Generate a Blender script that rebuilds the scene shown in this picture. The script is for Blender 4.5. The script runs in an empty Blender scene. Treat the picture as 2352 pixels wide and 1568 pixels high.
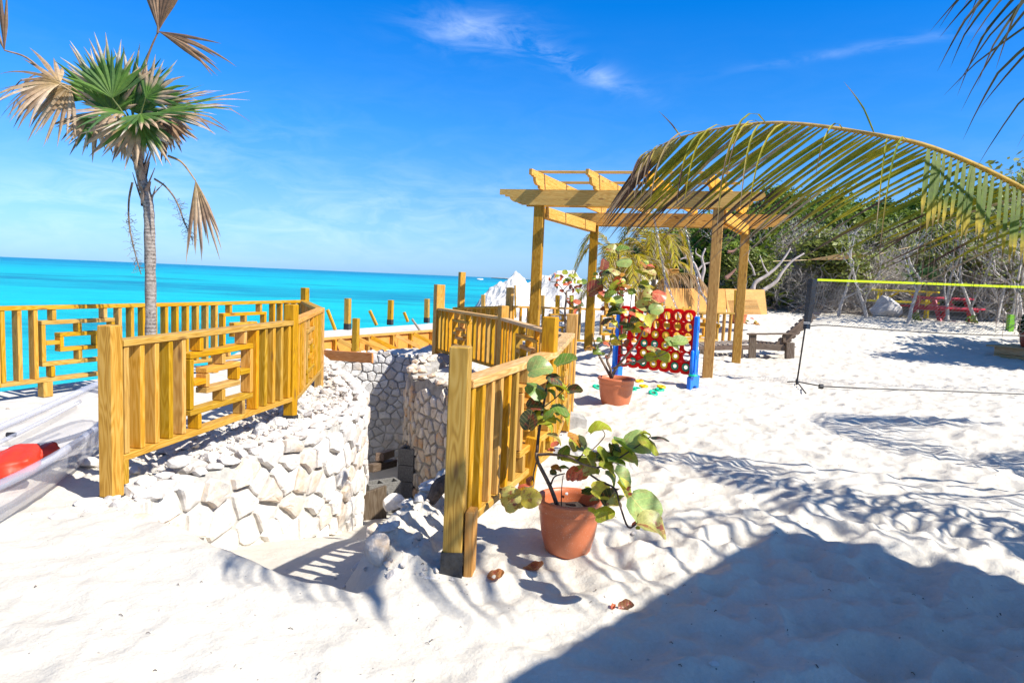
import bpy, bmesh, math, random
import numpy as np
from mathutils import Vector, Matrix, noise as mnoise
R = math.radians
C = bpy.context.scene.collection
S = bpy.context.scene
# ------------------------------------------------------------------ camera
CH = 1.35
PITCH = math.atan(145/1568); ROLL = R(2.43)
fw = Vector((0, math.cos(PITCH), -math.sin(PITCH)))
u0 = Vector((0, math.sin(PITCH), math.cos(PITCH))); r0 = Vector((1, 0, 0))
cr = math.cos(ROLL)*r0 + math.sin(ROLL)*u0
cu = -math.sin(ROLL)*r0 + math.cos(ROLL)*u0
CAM = Vector((0, 0, CH))
cd = bpy.data.cameras.new('camera'); cam = bpy.data.objects.new('camera', cd); C.objects.link(cam)
cd.sensor_width = 36; cd.lens = 24; cd.clip_start = 0.05; cd.clip_end = 20000
cam.matrix_world = Matrix(((cr.x, cu.x, -fw.x, CAM.x), (cr.y, cu.y, -fw.y, CAM.y), (cr.z, cu.z, -fw.z, CAM.z), (0, 0, 0, 1)))
S.camera = cam
# ------------------------------------------------------------------ sky and sun
SUN_EL = R(45); SUNDIR = Vector((0.87, -0.49, 0)).normalized()*math.cos(SUN_EL) + Vector((0, 0, math.sin(SUN_EL)))
W = bpy.data.worlds.new('World'); S.world = W; W.use_nodes = True
nt = W.node_tree; nt.nodes.clear()
def N(t, typ, **kw):
    n = t.nodes.new(typ)
    for k, v in kw.items():
        if k.startswith('i_'):
            kk = k[2:]; kk = int(kk) if kk.isdigit() else kk.replace('_', ' ')
            n.inputs[kk].default_value = v
        else: setattr(n, k, v)
    return n
def L(t, a, b): t.links.new(a, b)
def ramp(t, fac, stops, interp='LINEAR'):
    n = t.nodes.new('ShaderNodeValToRGB'); cr_ = n.color_ramp; cr_.interpolation = interp
    while len(cr_.elements) < len(stops): cr_.elements.new(0.5)
    for e, (p, c) in zip(cr_.elements, stops):
        e.position = p; e.color = (*c, 1) if len(c) == 3 else c
    L(t, fac, n.inputs[0]); return n.outputs[0]
def mixc(t, fac, a, b, mode='MIX'):
    n = t.nodes.new('ShaderNodeMix'); n.data_type = 'RGBA'; n.blend_type = mode
    for s, v in ((0, fac), (6, a), (7, b)):
        if isinstance(v, (int, float)): n.inputs[s].default_value = v
        elif isinstance(v, tuple): n.inputs[s].default_value = (*v, 1) if len(v) == 3 else v
        else: L(t, v, n.inputs[s])
    return n.outputs[2]
def math_(t, op, a, b=0.0, c=0.0):
    n = t.nodes.new('ShaderNodeMath'); n.operation = op
    for i, v in enumerate((a, b, c)):
        if isinstance(v, (int, float)): n.inputs[i].default_value = v
        else: L(t, v, n.inputs[i])
    return n.outputs[0]
sky = N(nt, 'ShaderNodeTexSky', sky_type='NISHITA', sun_disc=False, sun_elevation=SUN_EL,
        sun_rotation=math.atan2(SUNDIR.x, SUNDIR.y), altitude=0, air_density=1.0, dust_density=0.35, ozone_density=2.0)
tc = N(nt, 'ShaderNodeTexCoord'); sep = N(nt, 'ShaderNodeSeparateXYZ'); L(nt, tc.outputs['Generated'], sep.inputs[0])
tint = ramp(nt, sep.outputs[2], [(0.0, (0.44, 0.80, 1.62)), (0.03, (0.46, 0.76, 1.36)), (0.09, (0.44, 0.77, 1.24)), (0.2, (0.19, 0.75, 1.42)), (0.36, (0.012, 0.70, 1.55)), (0.52, (0.30, 0.74, 1.30)), (1.0, (0.80, 0.92, 1.12))])
skyc = mixc(nt, 1.0, sky.outputs[0], tint, 'MULTIPLY')
# wisps of cirrus: noise streaks gated by soft patches of direction
def dirpatch(u, v, ax, ay):
    d = (fw + cr*((u-1176)/1568) + cu*((784-v)/1568)).normalized()
    ex = Vector((d.y, -d.x, 0)).normalized(); ey = d.cross(ex)*-1
    px = N(nt, 'ShaderNodeVectorMath', operation='DOT_PRODUCT'); L(nt, tc.outputs['Generated'], px.inputs[0])
    an = R(ay[1]); e1 = ex*math.cos(an)+ey*math.sin(an); e2 = -ex*math.sin(an)+ey*math.cos(an)
    px.inputs[1].default_value = e1/ax
    py = N(nt, 'ShaderNodeVectorMath', operation='DOT_PRODUCT'); L(nt, tc.outputs['Generated'], py.inputs[0]); py.inputs[1].default_value = e2/ay[0]
    o1 = d.dot(e1)/ax; o2 = d.dot(e2)/ay[0]
    a = math_(nt, 'POWER', math_(nt, 'SUBTRACT', px.outputs['Value'], o1), 2); b = math_(nt, 'POWER', math_(nt, 'SUBTRACT', py.outputs['Value'], o2), 2)
    return math_(nt, 'POWER', 2.718, math_(nt, 'MULTIPLY', math_(nt, 'ADD', a, b), -1.0))
mp = N(nt, 'ShaderNodeMapping'); L(nt, tc.outputs['Generated'], mp.inputs[0]); mp.inputs['Rotation'].default_value = (0.15, 0.35, 0.3); mp.inputs['Scale'].default_value = (5, 5, 17)
nz = N(nt, 'ShaderNodeTexNoise', i_Scale=2.2, i_Detail=9.0, i_Roughness=0.62, i_Distortion=0.6); L(nt, mp.outputs[0], nz.inputs[0])
st = ramp(nt, nz.outputs[0], [(0.40, (0, 0, 0)), (0.72, (1, 1, 1))])
p1 = math_(nt, 'ADD', dirpatch(1090, 72, 0.075, (0.024, 0)), dirpatch(1320, 150, 0.085, (0.014, -20)))
p1 = math_(nt, 'ADD', math_(nt, 'MULTIPLY', p1, 0.34), math_(nt, 'MULTIPLY', dirpatch(800, 510, 0.30, (0.055, 6)), 0.20))
p1 = math_(nt, 'ADD', p1, math_(nt, 'MULTIPLY', dirpatch(230, 430, 0.20, (0.035, 22)), 0.20))
p1 = math_(nt, 'ADD', p1, math_(nt, 'MULTIPLY', dirpatch(2050, 100, 0.15, (0.006, 4)), 0.14))
band = ramp(nt, sep.outputs[2], [(0.0, (0, 0, 0)), (0.015, (0.0,)*3), (0.07, (0.08,)*3), (0.2, (0.02,)*3), (0.35, (0, 0, 0))])
cf = math_(nt, 'MULTIPLY', math_(nt, 'ADD', p1, band), st)
cf = math_(nt, 'MINIMUM', cf, 0.75)
skyc = mixc(nt, cf, skyc, (8.5, 9.6, 11.0))
bg = N(nt, 'ShaderNodeBackground', i_Strength=0.082); L(nt, skyc, bg.inputs[0])
wo = N(nt, 'ShaderNodeOutputWorld'); L(nt, bg.outputs[0], wo.inputs[0])
sl = bpy.data.lights.new('sun', 'SUN'); sl.energy = 5.0; sl.angle = R(0.53); sl.color = (1.0, 0.95, 0.865)
so = bpy.data.objects.new('sun', sl); C.objects.link(so); so.rotation_euler = SUNDIR.to_track_quat('Z', 'Y').to_euler(); so.location = (10, -10, 15)
S.view_settings.view_transform = 'Standard'; S.view_settings.look = 'None'; S.view_settings.gamma = 1
S.view_settings.use_curve_mapping = False; S.view_settings.exposure = 0.80

# ------------------------------------------------------------------ helpers
def at(u, v, y):
    """world point seen at photo position (u, v of a 2352 wide frame) at distance y in front"""
    d = fw + cr*((u-1176)/1568) + cu*((784-v)/1568); return CAM + d*(y/d.y)
def gp(u, v, z=0.0):
    d = fw + cr*((u-1176)/1568) + cu*((784-v)/1568); return CAM + d*((z-CH)/d.z)
def tag(o, label=None, cat=None, group=None, kind=None):
    for k, v in (('label', label), ('category', cat), ('group', group), ('kind', kind)):
        if v: o[k] = v
    return o
def empty(name, loc, label=None, cat=None, group=None):
    o = bpy.data.objects.new(name, None); C.objects.link(o); o.location = loc; o.empty_display_size = 0.1
    return tag(o, label, cat, group)
def link(name, me, parent=None, loc=None, rot=None):
    """world-space loc/rot matrix; parents are never rotated"""
    o = bpy.data.objects.new(name, me); C.objects.link(o)
    if rot is not None: o.rotation_mode = 'QUATERNION'; o.rotation_quaternion = rot
    l = Vector(loc) if loc is not None else Vector((0, 0, 0))
    if parent is not None:
        o.parent = parent
        q = parent; off = Vector((0, 0, 0))
        while q: off += q.location; q = q.parent
        l = l - off
    o.location = l
    return o
def pmesh(name, vs, fs, mat=None, smooth=False, col=None):
    me = bpy.data.meshes.new(name); me.from_pydata([tuple(v) for v in vs], [], [tuple(f) for f in fs])
    if mat: me.materials.append(mat)
    if smooth: me.polygons.foreach_set('use_smooth', [True]*len(me.polygons))
    if col is not None:
        a = me.color_attributes.new('Col', 'FLOAT_COLOR', 'POINT')
        a.data.foreach_set('color', np.array([(c[0], c[1], c[2], 1.0) for c in col], dtype=np.float32).ravel())
    me.update(); return me
def origin(me_vs):
    c = sum((Vector(v) for v in me_vs), Vector())/len(me_vs); return c
def mobj(name, vs, fs, mat, parent=None, smooth=False, col=None, center=True):
    c = origin(vs) if center else Vector((0, 0, 0))
    me = pmesh(name, [Vector(v)-c for v in vs], fs, mat, smooth, col)
    return link(name, me, parent, c)
class MB:
    def __init__(s): s.v = []; s.f = []; s.c = []
    def add(s, vs, fs, col=None):
        b = len(s.v); s.v += [Vector(v) for v in vs]; s.f += [tuple(i+b for i in f) for f in fs]
        s.c += [col or (1, 1, 1)]*len(vs) if not isinstance(col, list) else col
    def box(s, a, b, rz=0, col=None):
        a = Vector(a); b = Vector(b); c = (a+b)/2; h = (b-a)/2
        vs = []
        for x, y, z in ((-1,-1,-1),(1,-1,-1),(1,1,-1),(-1,1,-1),(-1,-1,1),(1,-1,1),(1,1,1),(-1,1,1)):
            p = Vector((x*h.x, y*h.y, z*h.z)); p.rotate(Matrix.Rotation(rz, 3, 'Z')) if rz else None
            vs.append(c+p)
        s.add(vs, BOXF, col)
    def tube(s, pts, rad, n=6, cap=True, col=None):
        vs, fs, cl = tube(pts, rad, n, cap, col); s.add(vs, fs, cl)
    def build(s, name, mat, parent=None, smooth=False, col=False):
        return mobj(name, s.v, s.f, mat, parent, smooth, s.c if col else None)
BOXF = [(0,3,2,1),(4,5,6,7),(0,1,5,4),(1,2,6,5),(2,3,7,6),(3,0,4,7)]
def tube(pts, rad, n=6, cap=True, col=None):
    pts = [Vector(p) for p in pts]; vs = []; fs = []; cl = []
    if not hasattr(rad, '__len__'): rad = [rad]*len(pts)
    up = None
    for i, p in enumerate(pts):
        t = (pts[min(i+1, len(pts)-1)]-pts[max(i-1, 0)])
        t = t.normalized() if t.length > 1e-9 else Vector((0, 0, 1))
        if up is None: up = t.orthogonal().normalized()
        up = (up - t*up.dot(t))
        up = up.normalized() if up.length > 1e-6 else t.orthogonal().normalized()
        sd = t.cross(up)
        for k in range(n):
            a = 2*math.pi*k/n; vs.append(p+(up*math.cos(a)+sd*math.sin(a))*rad[i])
            cl.append(col[i] if isinstance(col, list) else (col or (1, 1, 1)))
        if i:
            b = (i-1)*n
            for k in range(n): k2 = (k+1) % n; fs.append((b+k, b+k2, b+n+k2, b+n+k))
    if cap: fs.append(tuple(range(n-1, -1, -1))); fs.append(tuple((len(pts)-1)*n+k for k in range(n)))
    return vs, fs, cl
_bb = {}
def bmesh_box(w, d, l, mat, bev=0.004):
    """cached bevelled board mesh: width X, depth Y, length along Z"""
    key = (round(w, 3), round(d, 3), round(l, 2), mat.name)
    if key not in _bb:
        bm = bmesh.new(); bmesh.ops.create_cube(bm, size=1)
        for v in bm.verts: v.co = Vector((v.co.x*w, v.co.y*d, v.co.z*round(l, 2)))
        if bev: bmesh.ops.bevel(bm, geom=bm.edges[:], offset=bev, segments=1, affect='EDGES')
        me = bpy.data.meshes.new('board'); bm.to_mesh(me); bm.free(); me.materials.append(mat); _bb[key] = me
    return _bb[key]
def board(name, p0, p1, w, d, ydir, mat, parent=None, bev=0.004):
    """board from p0 to p1; d is its size along ydir, w across"""
    p0 = Vector(p0); p1 = Vector(p1); z = (p1-p0); l = z.length; z.normalize()
    y = Vector(ydir); y = (y-z*y.dot(z)).normalized(); x = y.cross(z)
    m = Matrix((x, y, z)).transposed()
    me = bmesh_box(w, d, l, mat, bev)
    return link(name, me, parent, (p0+p1)/2, m.to_quaternion())
# ------------------------------------------------------------------ numpy noise
def _h(ix, iy, s):
    h = (ix.astype(np.int64)*374761393 + iy.astype(np.int64)*668265263 + s*1274126177) & 0xffffffff
    h = ((h ^ (h >> 13))*1103515245) & 0xffffffff; h ^= h >> 16
    return h/4294967295.0
def pn(x, y, s=0):
    ix = np.floor(x); iy = np.floor(y); fx = x-ix; fy = y-iy
    u = fx*fx*fx*(fx*(fx*6-15)+10); v = fy*fy*fy*(fy*(fy*6-15)+10)
    def g(dx, dy):
        a = _h(ix+dx, iy+dy, s)*2*np.pi; return np.cos(a)*(fx-dx)+np.sin(a)*(fy-dy)
    return ((g(0,0)*(1-u)+g(1,0)*u)*(1-v)+(g(0,1)*(1-u)+g(1,1)*u)*v)*1.5
def fbm(x, y, o=4, s=0, r=0.5):
    t = 0; a = 1
    for i in range(o): t = t+a*pn(x*2**i+i*17.3, y*2**i-i*9.1, s+i); a *= r
    return t
def sm(a, b, x):
    t = np.clip((x-a)/(b-a), 0, 1); return t*t*(3-2*t)
def crater(x, y, cell, s, rad):
    """footprint like dents: for each point the deepest of nearby jittered dents"""
    gx = x/cell; gy = y/cell; ix = np.floor(gx); iy = np.floor(gy); out = np.zeros_like(x)
    for dx in (-1, 0, 1):
        for dy in (-1, 0, 1):
            cx = ix+dx+_h(ix+dx, iy+dy, s); cy = iy+dy+_h(ix+dx, iy+dy, s+7)
            an = _h(ix+dx, iy+dy, s+3)*3.14; ex = (gx-cx)*np.cos(an)+(gy-cy)*np.sin(an); ey = -(gx-cx)*np.sin(an)+(gy-cy)*np.cos(an)
            d = np.sqrt((ex*0.62)**2+ey**2)*cell/rad
            out += np.where(d < 2, -np.exp(-(d*1.5)**2)+0.5*np.exp(-((d-1.15)*3.2)**2), 0)
    return out
# ------------------------------------------------------------------ materials
def mat(name):
    m = bpy.data.materials.new(name); m.use_nodes = True; t = m.node_tree
    return m, t, t.nodes['Principled BSDF']
def bump(t, b, h, strength, dist=0.01, prev=None):
    n = t.nodes.new('ShaderNodeBump'); n.inputs['Strength'].default_value = strength; n.inputs['Distance'].default_value = dist
    L(t, h, n.inputs['Height'])
    if prev: L(t, prev, n.inputs['Normal'])
    L(t, n.outputs[0], b.inputs['Normal']); return n.outputs[0]
def noise_n(t, scale, detail=4, rough=0.55, vec=None, dist=0, w=None):
    n = t.nodes.new('ShaderNodeTexNoise'); n.inputs['Scale'].default_value = scale; n.inputs['Detail'].default_value = detail
    n.inputs['Roughness'].default_value = rough; n.inputs['Distortion'].default_value = dist
    if w is not None: n.noise_dimensions = '4D'; L(t, w, n.inputs['W'])
    if vec: L(t, vec, n.inputs['Vector'])
    return n.outputs[0]
def coords(t, kind='Object'): return t.nodes.new('ShaderNodeTexCoord').outputs[kind]
def geo(t): return t.nodes.new('ShaderNodeNewGeometry')
def mapping(t, vec, sc=(1,1,1), rot=(0,0,0), loc=None):
    n = t.nodes.new('ShaderNodeMapping'); n.inputs['Scale'].default_value = sc; n.inputs['Rotation'].default_value = rot; L(t, vec, n.inputs[0])
    if loc: L(t, loc, n.inputs['Location'])
    return n.outputs[0]
def simple(name, col, rough=0.6, nscale=0, namt=0.15, bumpa=0, spec=0.5, metal=0):
    m, t, b = mat(name)
    b.inputs['Roughness'].default_value = rough; b.inputs['Specular IOR Level'].default_value = spec; b.inputs['Metallic'].default_value = metal
    if nscale:
        n = noise_n(t, nscale, 5, 0.6, coords(t))
        c = ramp(t, n, [(0.3, tuple(x*(1-namt) for x in col)), (0.7, tuple(min(1, x*(1+namt)) for x in col))]); L(t, c, b.inputs['Base Color'])
        if bumpa: bump(t, b, n, bumpa)
    else: b.inputs['Base Color'].default_value = (*col, 1)
    return m
def wood_mat(name, c0, c1, c2, rough=0.6, knots=True):
    m, t, b = mat(name); oc = coords(t); oi = t.nodes.new('ShaderNodeObjectInfo')
    cmb = t.nodes.new('ShaderNodeCombineXYZ'); r = oi.outputs['Random']
    L(t, math_(t, 'MULTIPLY', r, 37.0), cmb.inputs[0]); L(t, math_(t, 'MULTIPLY', r, 91.0), cmb.inputs[1]); L(t, math_(t, 'MULTIPLY', r, 13.0), cmb.inputs[2])
    add = t.nodes.new('ShaderNodeVectorMath'); add.operation = 'ADD'; L(t, oc, add.inputs[0]); L(t, cmb.outputs[0], add.inputs[1]); v = add.outputs[0]
    big = noise_n(t, 1.0, 2, 0.5, mapping(t, v, (11, 11, 1.3)))
    # cathedral grain: bands across a slowly warped field
    rings = t.nodes.new('ShaderNodeMath'); rings.operation = 'SINE'
    L(t, math_(t, 'MULTIPLY', big, 90.0), rings.inputs[0])
    rg = math_(t, 'MULTIPLY_ADD', rings.outputs[0], 0.5, 0.5)
    fine = noise_n(t, 1.0, 5, 0.65, mapping(t, v, (230, 230, 7)))
    mid = noise_n(t, 1.0, 3, 0.6, mapping(t, v, (26, 26, 2.0)))
    f = math_(t, 'ADD', math_(t, 'MULTIPLY', rg, 0.24), math_(t, 'ADD', math_(t, 'MULTIPLY', fine, 0.34), math_(t, 'MULTIPLY', mid, 0.42)))
    col = ramp(t, f, [(0.20, c1), (0.48, c0), (0.78, c2)])
    # per board tone
    hv = t.nodes.new('ShaderNodeHueSaturation'); L(t, col, hv.inputs['Color'])
    L(t, math_(t, 'MULTIPLY_ADD', r, 0.42, 0.76), hv.inputs['Value']); L(t, math_(t, 'MULTIPLY_ADD', r, -0.02, 0.51), hv.inputs['Hue'])
    L(t, math_(t, 'MULTIPLY_ADD', math_(t, 'FRACT', math_(t, 'MULTIPLY', r, 17.0)), 0.22, 0.97), hv.inputs['Saturation'])
    col = hv.outputs[0]
    if knots:
        vo = t.nodes.new('ShaderNodeTexVoronoi'); vo.inputs['Scale'].default_value = 1.0; L(t, mapping(t, v, (10, 10, 2.7)), vo.inputs[0])
        k = ramp(t, vo.outputs['Distance'], [(0.05, (1, 1, 1)), (0.12, (0.55,)*3), (0.17, (0, 0, 0))])
        gate = math_(t, 'GREATER_THAN', math_(t, 'FRACT', math_(t, 'MULTIPLY', N_sepx(t, vo.outputs['Color']), 7.0)), 0.35)
        col = mixc(t, math_(t, 'MULTIPLY', math_(t, 'MULTIPLY', k, gate), 0.85), col, (0.14, 0.06, 0.02))
    L(t, col, b.inputs['Base Color']); b.inputs['Roughness'].default_value = rough; b.inputs['Specular IOR Level'].default_value = 0.3
    bump(t, b, math_(t, 'ADD', fine, math_(t, 'MULTIPLY', rg, 0.4)), 0.35, 0.0015)
    return m
def N_sepx(t, c):
    n = t.nodes.new('ShaderNodeSeparateColor'); L(t, c, n.inputs[0]); return n.outputs[0]
M_wood = wood_mat('treated_pine', (0.50, 0.270, 0.056), (0.31, 0.142, 0.022), (0.63, 0.385, 0.118))
M_post = wood_mat('pine_post', (0.47, 0.255, 0.050), (0.26, 0.115, 0.017), (0.59, 0.36, 0.105))
M_wrail = wood_mat('weathered_pine_rail', (0.50, 0.32, 0.13), (0.30, 0.18, 0.07), (0.62, 0.46, 0.25))
M_orange = wood_mat('orange_board', (0.52, 0.23, 0.07), (0.36, 0.13, 0.03), (0.60, 0.32, 0.12), knots=False)
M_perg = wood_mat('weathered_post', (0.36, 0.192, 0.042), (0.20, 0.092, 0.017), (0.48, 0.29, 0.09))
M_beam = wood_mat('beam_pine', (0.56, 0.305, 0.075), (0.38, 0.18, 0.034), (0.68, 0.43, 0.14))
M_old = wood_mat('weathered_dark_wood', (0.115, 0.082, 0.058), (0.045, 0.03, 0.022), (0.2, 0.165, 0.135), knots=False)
M_grey = wood_mat('grey_board', (0.33, 0.27, 0.21), (0.16, 0.12, 0.09), (0.45, 0.40, 0.33), knots=False)
M_deckw = wood_mat('deck_board', (0.42, 0.29, 0.14), (0.24, 0.14, 0.05), (0.52, 0.40, 0.22), knots=False)
M_pale = wood_mat('pale_board', (0.66, 0.50, 0.30), (0.5, 0.34, 0.17), (0.75, 0.62, 0.42), knots=False)
def ply_mat(name, c, c1):
    m, t, b = mat(name); v = coords(t)
    n = noise_n(t, 1.0, 4, 0.6, mapping(t, v, (1.2, 7, 7)), 1.2); n2 = noise_n(t, 3.0, 3, 0.5, v)
    sn = math_(t, 'MULTIPLY_ADD', math_(t, 'SINE', math_(t, 'MULTIPLY', n, 60.0)), 0.12, 0.0)
    f = math_(t, 'ADD', math_(t, 'ADD', math_(t, 'MULTIPLY', n, 0.6), math_(t, 'MULTIPLY', n2, 0.4)), sn)
    L(t, ramp(t, f, [(0.25, c1), (0.7, c)]), b.inputs['Base Color']); b.inputs['Roughness'].default_value = 0.65
    return m
M_ply = ply_mat('orange_plywood', (0.66, 0.30, 0.055), (0.50, 0.19, 0.03))
M_ply2 = ply_mat('tan_plywood', (0.62, 0.33, 0.085), (0.48, 0.22, 0.045))

def sand_mat():
    m, t, b = mat('white_sand'); g = geo(t); P = g.outputs['Position']
    n1 = noise_n(t, 1.3, 5, 0.6, P); n2 = noise_n(t, 55, 5, 0.75, P); n3 = noise_n(t, 420, 3, 0.7, P)
    col = ramp(t, math_(t, 'ADD', math_(t, 'MULTIPLY', n1, 0.5), math_(t, 'MULTIPLY', n2, 0.5)), [(0.3, (0.53, 0.485, 0.41)), (0.6, (0.63, 0.590, 0.51))])
    # rare dark flecks of seagrass and shell
    vo = t.nodes.new('ShaderNodeTexVoronoi'); vo.inputs['Scale'].default_value = 28; L(t, P, vo.inputs[0])
    fl = math_(t, 'MULTIPLY', math_(t, 'LESS_THAN', vo.outputs['Distance'], 0.10), math_(t, 'GREATER_THAN', N_sepx(t, vo.outputs['Color']), 0.86))
    col = mixc(t, math_(t, 'MULTIPLY', fl, 0.75), col, (0.12, 0.10, 0.09))
    gr = ramp(t, n3, [(0.3, (0.88,)*3), (0.6, (1.0,)*3)]); col = mixc(t, 1.0, col, gr, 'MULTIPLY')
    # ground far inland turns to leaf litter, seabed below the water turns pale
    vc = t.nodes.new('ShaderNodeVertexColor'); vc.layer_name = 'Col'; litter = mixc(t, noise_n(t, 6, 4, 0.6, P), (0.10, 0.085, 0.055), (0.30, 0.26, 0.2))
    col = mixc(t, N_sepx(t, vc.outputs[0]), col, litter)
    L(t, col, b.inputs['Base Color']); b.inputs['Roughness'].default_value = 0.95; b.inputs['Specular IOR Level'].default_value = 0.15
    h = math_(t, 'ADD', math_(t, 'MULTIPLY', noise_n(t, 24, 6, 0.68, P), 1.0), math_(t, 'MULTIPLY', n3, 0.10))
    bump(t, b, h, 0.62, 0.02); return m
M_sand = sand_mat()
def rock_mat(name, c0, c1, c2, sc=9, stain=(0.5, 0.28, 0.12), rnd=1.0):
    m, t, b = mat(name); g = geo(t); P = g.outputs['Position']; oi = t.nodes.new('ShaderNodeObjectInfo')
    n = noise_n(t, sc, 7, 0.7, P); n2 = noise_n(t, 2.3, 3, 0.5, P); n4 = noise_n(t, sc*6, 5, 0.7, P)
    col = ramp(t, n, [(0.32, c1), (0.5, c0), (0.68, c2)])
    r = oi.outputs['Random']
    hv = t.nodes.new('ShaderNodeHueSaturation'); L(t, col, hv.inputs['Color']); L(t, math_(t, 'MULTIPLY_ADD', r, 0.30*rnd, 1-0.15*rnd), hv.inputs['Value'])
    f = math_(t, 'MULTIPLY', math_(t, 'GREATER_THAN', math_(t, 'FRACT', math_(t, 'MULTIPLY', r, 9.7)), 0.72), ramp(t, n, [(0.4, (0, 0, 0)), (0.62, (1, 1, 1))]))
    col = mixc(t, math_(t, 'MULTIPLY', f, 0.75*rnd), hv.outputs[0], stain)
    L(t, col, b.inputs['Base Color']); b.inputs['Roughness'].default_value = 0.95; b.inputs['Specular IOR Level'].default_value = 0.15
    bump(t, b, math_(t, 'ADD', n, math_(t, 'MULTIPLY', n4, 0.35)), 0.7, 0.02); return m
M_white = rock_mat('white_limestone', (0.66, 0.62, 0.57), (0.46, 0.42, 0.38), (0.70, 0.68, 0.64), 9, (0.52, 0.37, 0.23))
M_tan = rock_mat('tan_limestone', (0.62, 0.54, 0.44), (0.42, 0.34, 0.26), (0.68, 0.63, 0.57), 10, (0.52, 0.27, 0.10), 1.15)
M_greyst = rock_mat('grey_limestone', (0.56, 0.55, 0.54), (0.40, 0.39, 0.38), (0.64, 0.63, 0.61), 9, (0.50, 0.40, 0.30))
M_rubble = rock_mat('rubble_stone', (0.58, 0.55, 0.51), (0.40, 0.36, 0.33), (0.64, 0.61, 0.57), 14, (0.5, 0.36, 0.24), 0.6)
M_mortar = simple('grey_mortar', (0.30, 0.285, 0.26), 0.95, 14, 0.3, 0.8, 0.1)
M_mortar_l = simple('pale_mortar', (0.45, 0.43, 0.39), 0.95, 14, 0.25, 0.8, 0.1)
M_conc = simple('pale_concrete', (0.52, 0.50, 0.46), 0.9, 9, 0.18, 0.3, 0.15)
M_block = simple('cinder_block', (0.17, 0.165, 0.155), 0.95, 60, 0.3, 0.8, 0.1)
M_black = simple('black_plastic', (0.018, 0.018, 0.02), 0.45)
M_steel = simple('galvanised_steel', (0.42, 0.43, 0.44), 0.35, metal=0.85)

# ------------------------------------------------------------------ ground
W1P = [(-2.3, 3.35), (-2.05, 3.62), (-1.86, 4.15), (-1.68, 4.75), (-1.50, 5.4), (-1.42, 6.1), (-1.47, 6.9), (-1.75, 7.8), (-2.25, 9.0), (-2.75, 10.1), (-3.05, 11.0)]
W2P = [(0.46, 6.1), (0.15, 6.7), (-0.30, 7.25), (-0.78, 7.62), (-1.13, 8.05), (-1.33, 8.7), (-1.32, 9.6), (-1.16, 10.6), (-1.1, 11.4)]
W3P = [(-3.3, 10.9), (-2.4, 11.2), (-1.5, 11.25), (-0.9, 11.1)]
RIDGE = [(-0.42, 2.95), (-0.56, 3.3), (-0.46, 3.8), (-0.34, 4.4), (-0.15, 5.0), (0.12, 5.6), (0.46, 6.1)]
LIP = [(-0.42, 2.95), (-0.60, 2.74), (-0.88, 2.80), (-1.4, 3.08), (-1.86, 3.42)]
def smooth_path(P, step=0.08):
    P = [Vector((p[0], p[1])) for p in P]; out = []
    Q = [P[0]*2-P[1]]+P+[P[-1]*2-P[-2]]
    for i in range(1, len(Q)-2):
        a, b, c, d = Q[i-1:i+3]; n = max(2, int((c-b).length/step))
        for k in range(n):
            t = k/n; out.append(0.5*((2*b)+(c-a)*t+(2*a-5*b+4*c-d)*t*t+(3*b-a-3*c+d)*t**3))
    out.append(P[-1]); return out
PITPOLY = [(p.x, p.y) for p in smooth_path(W1P[1:])] + [(-3.0, 11.1), (-1.1, 11.3)] + [(p.x, p.y) for p in reversed(smooth_path(W2P))] + list(reversed(RIDGE[:-1])) + LIP[1:]
def seg_dist(x, y, P, closed=False):
    d = np.full(x.shape, 1e9); P = list(P); Q = P[1:]+([P[0]] if closed else []); P = P if closed else P[:-1]
    for (ax, ay), (bx, by) in zip(P, Q):
        vx, vy = bx-ax, by-ay; l2 = vx*vx+vy*vy+1e-12
        t = np.clip(((x-ax)*vx+(y-ay)*vy)/l2, 0, 1); d = np.minimum(d, (x-ax-t*vx)**2+(y-ay-t*vy)**2)
    return np.sqrt(d)
def inside(x, y, P):
    c = np.zeros(x.shape, bool); n = len(P)
    for i in range(n):
        ax, ay = P[i]; bx, by = P[(i+1) % n]
        if ay == by: continue
        c ^= ((ay > y) != (by > y)) & (x < (bx-ax)*(y-ay)/(by-ay)+ax)
    return c
YC = [-60, -5, 3.5, 6, 9.5, 12.5, 14.5, 18.5, 24, 32, 45, 90, 400]; XC = [-16, -8.0, -6.3, -5.45, -4.1, -4.7, -4.3, -2.7, -0.9, 2.0, 12, 45, 300]
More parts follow.
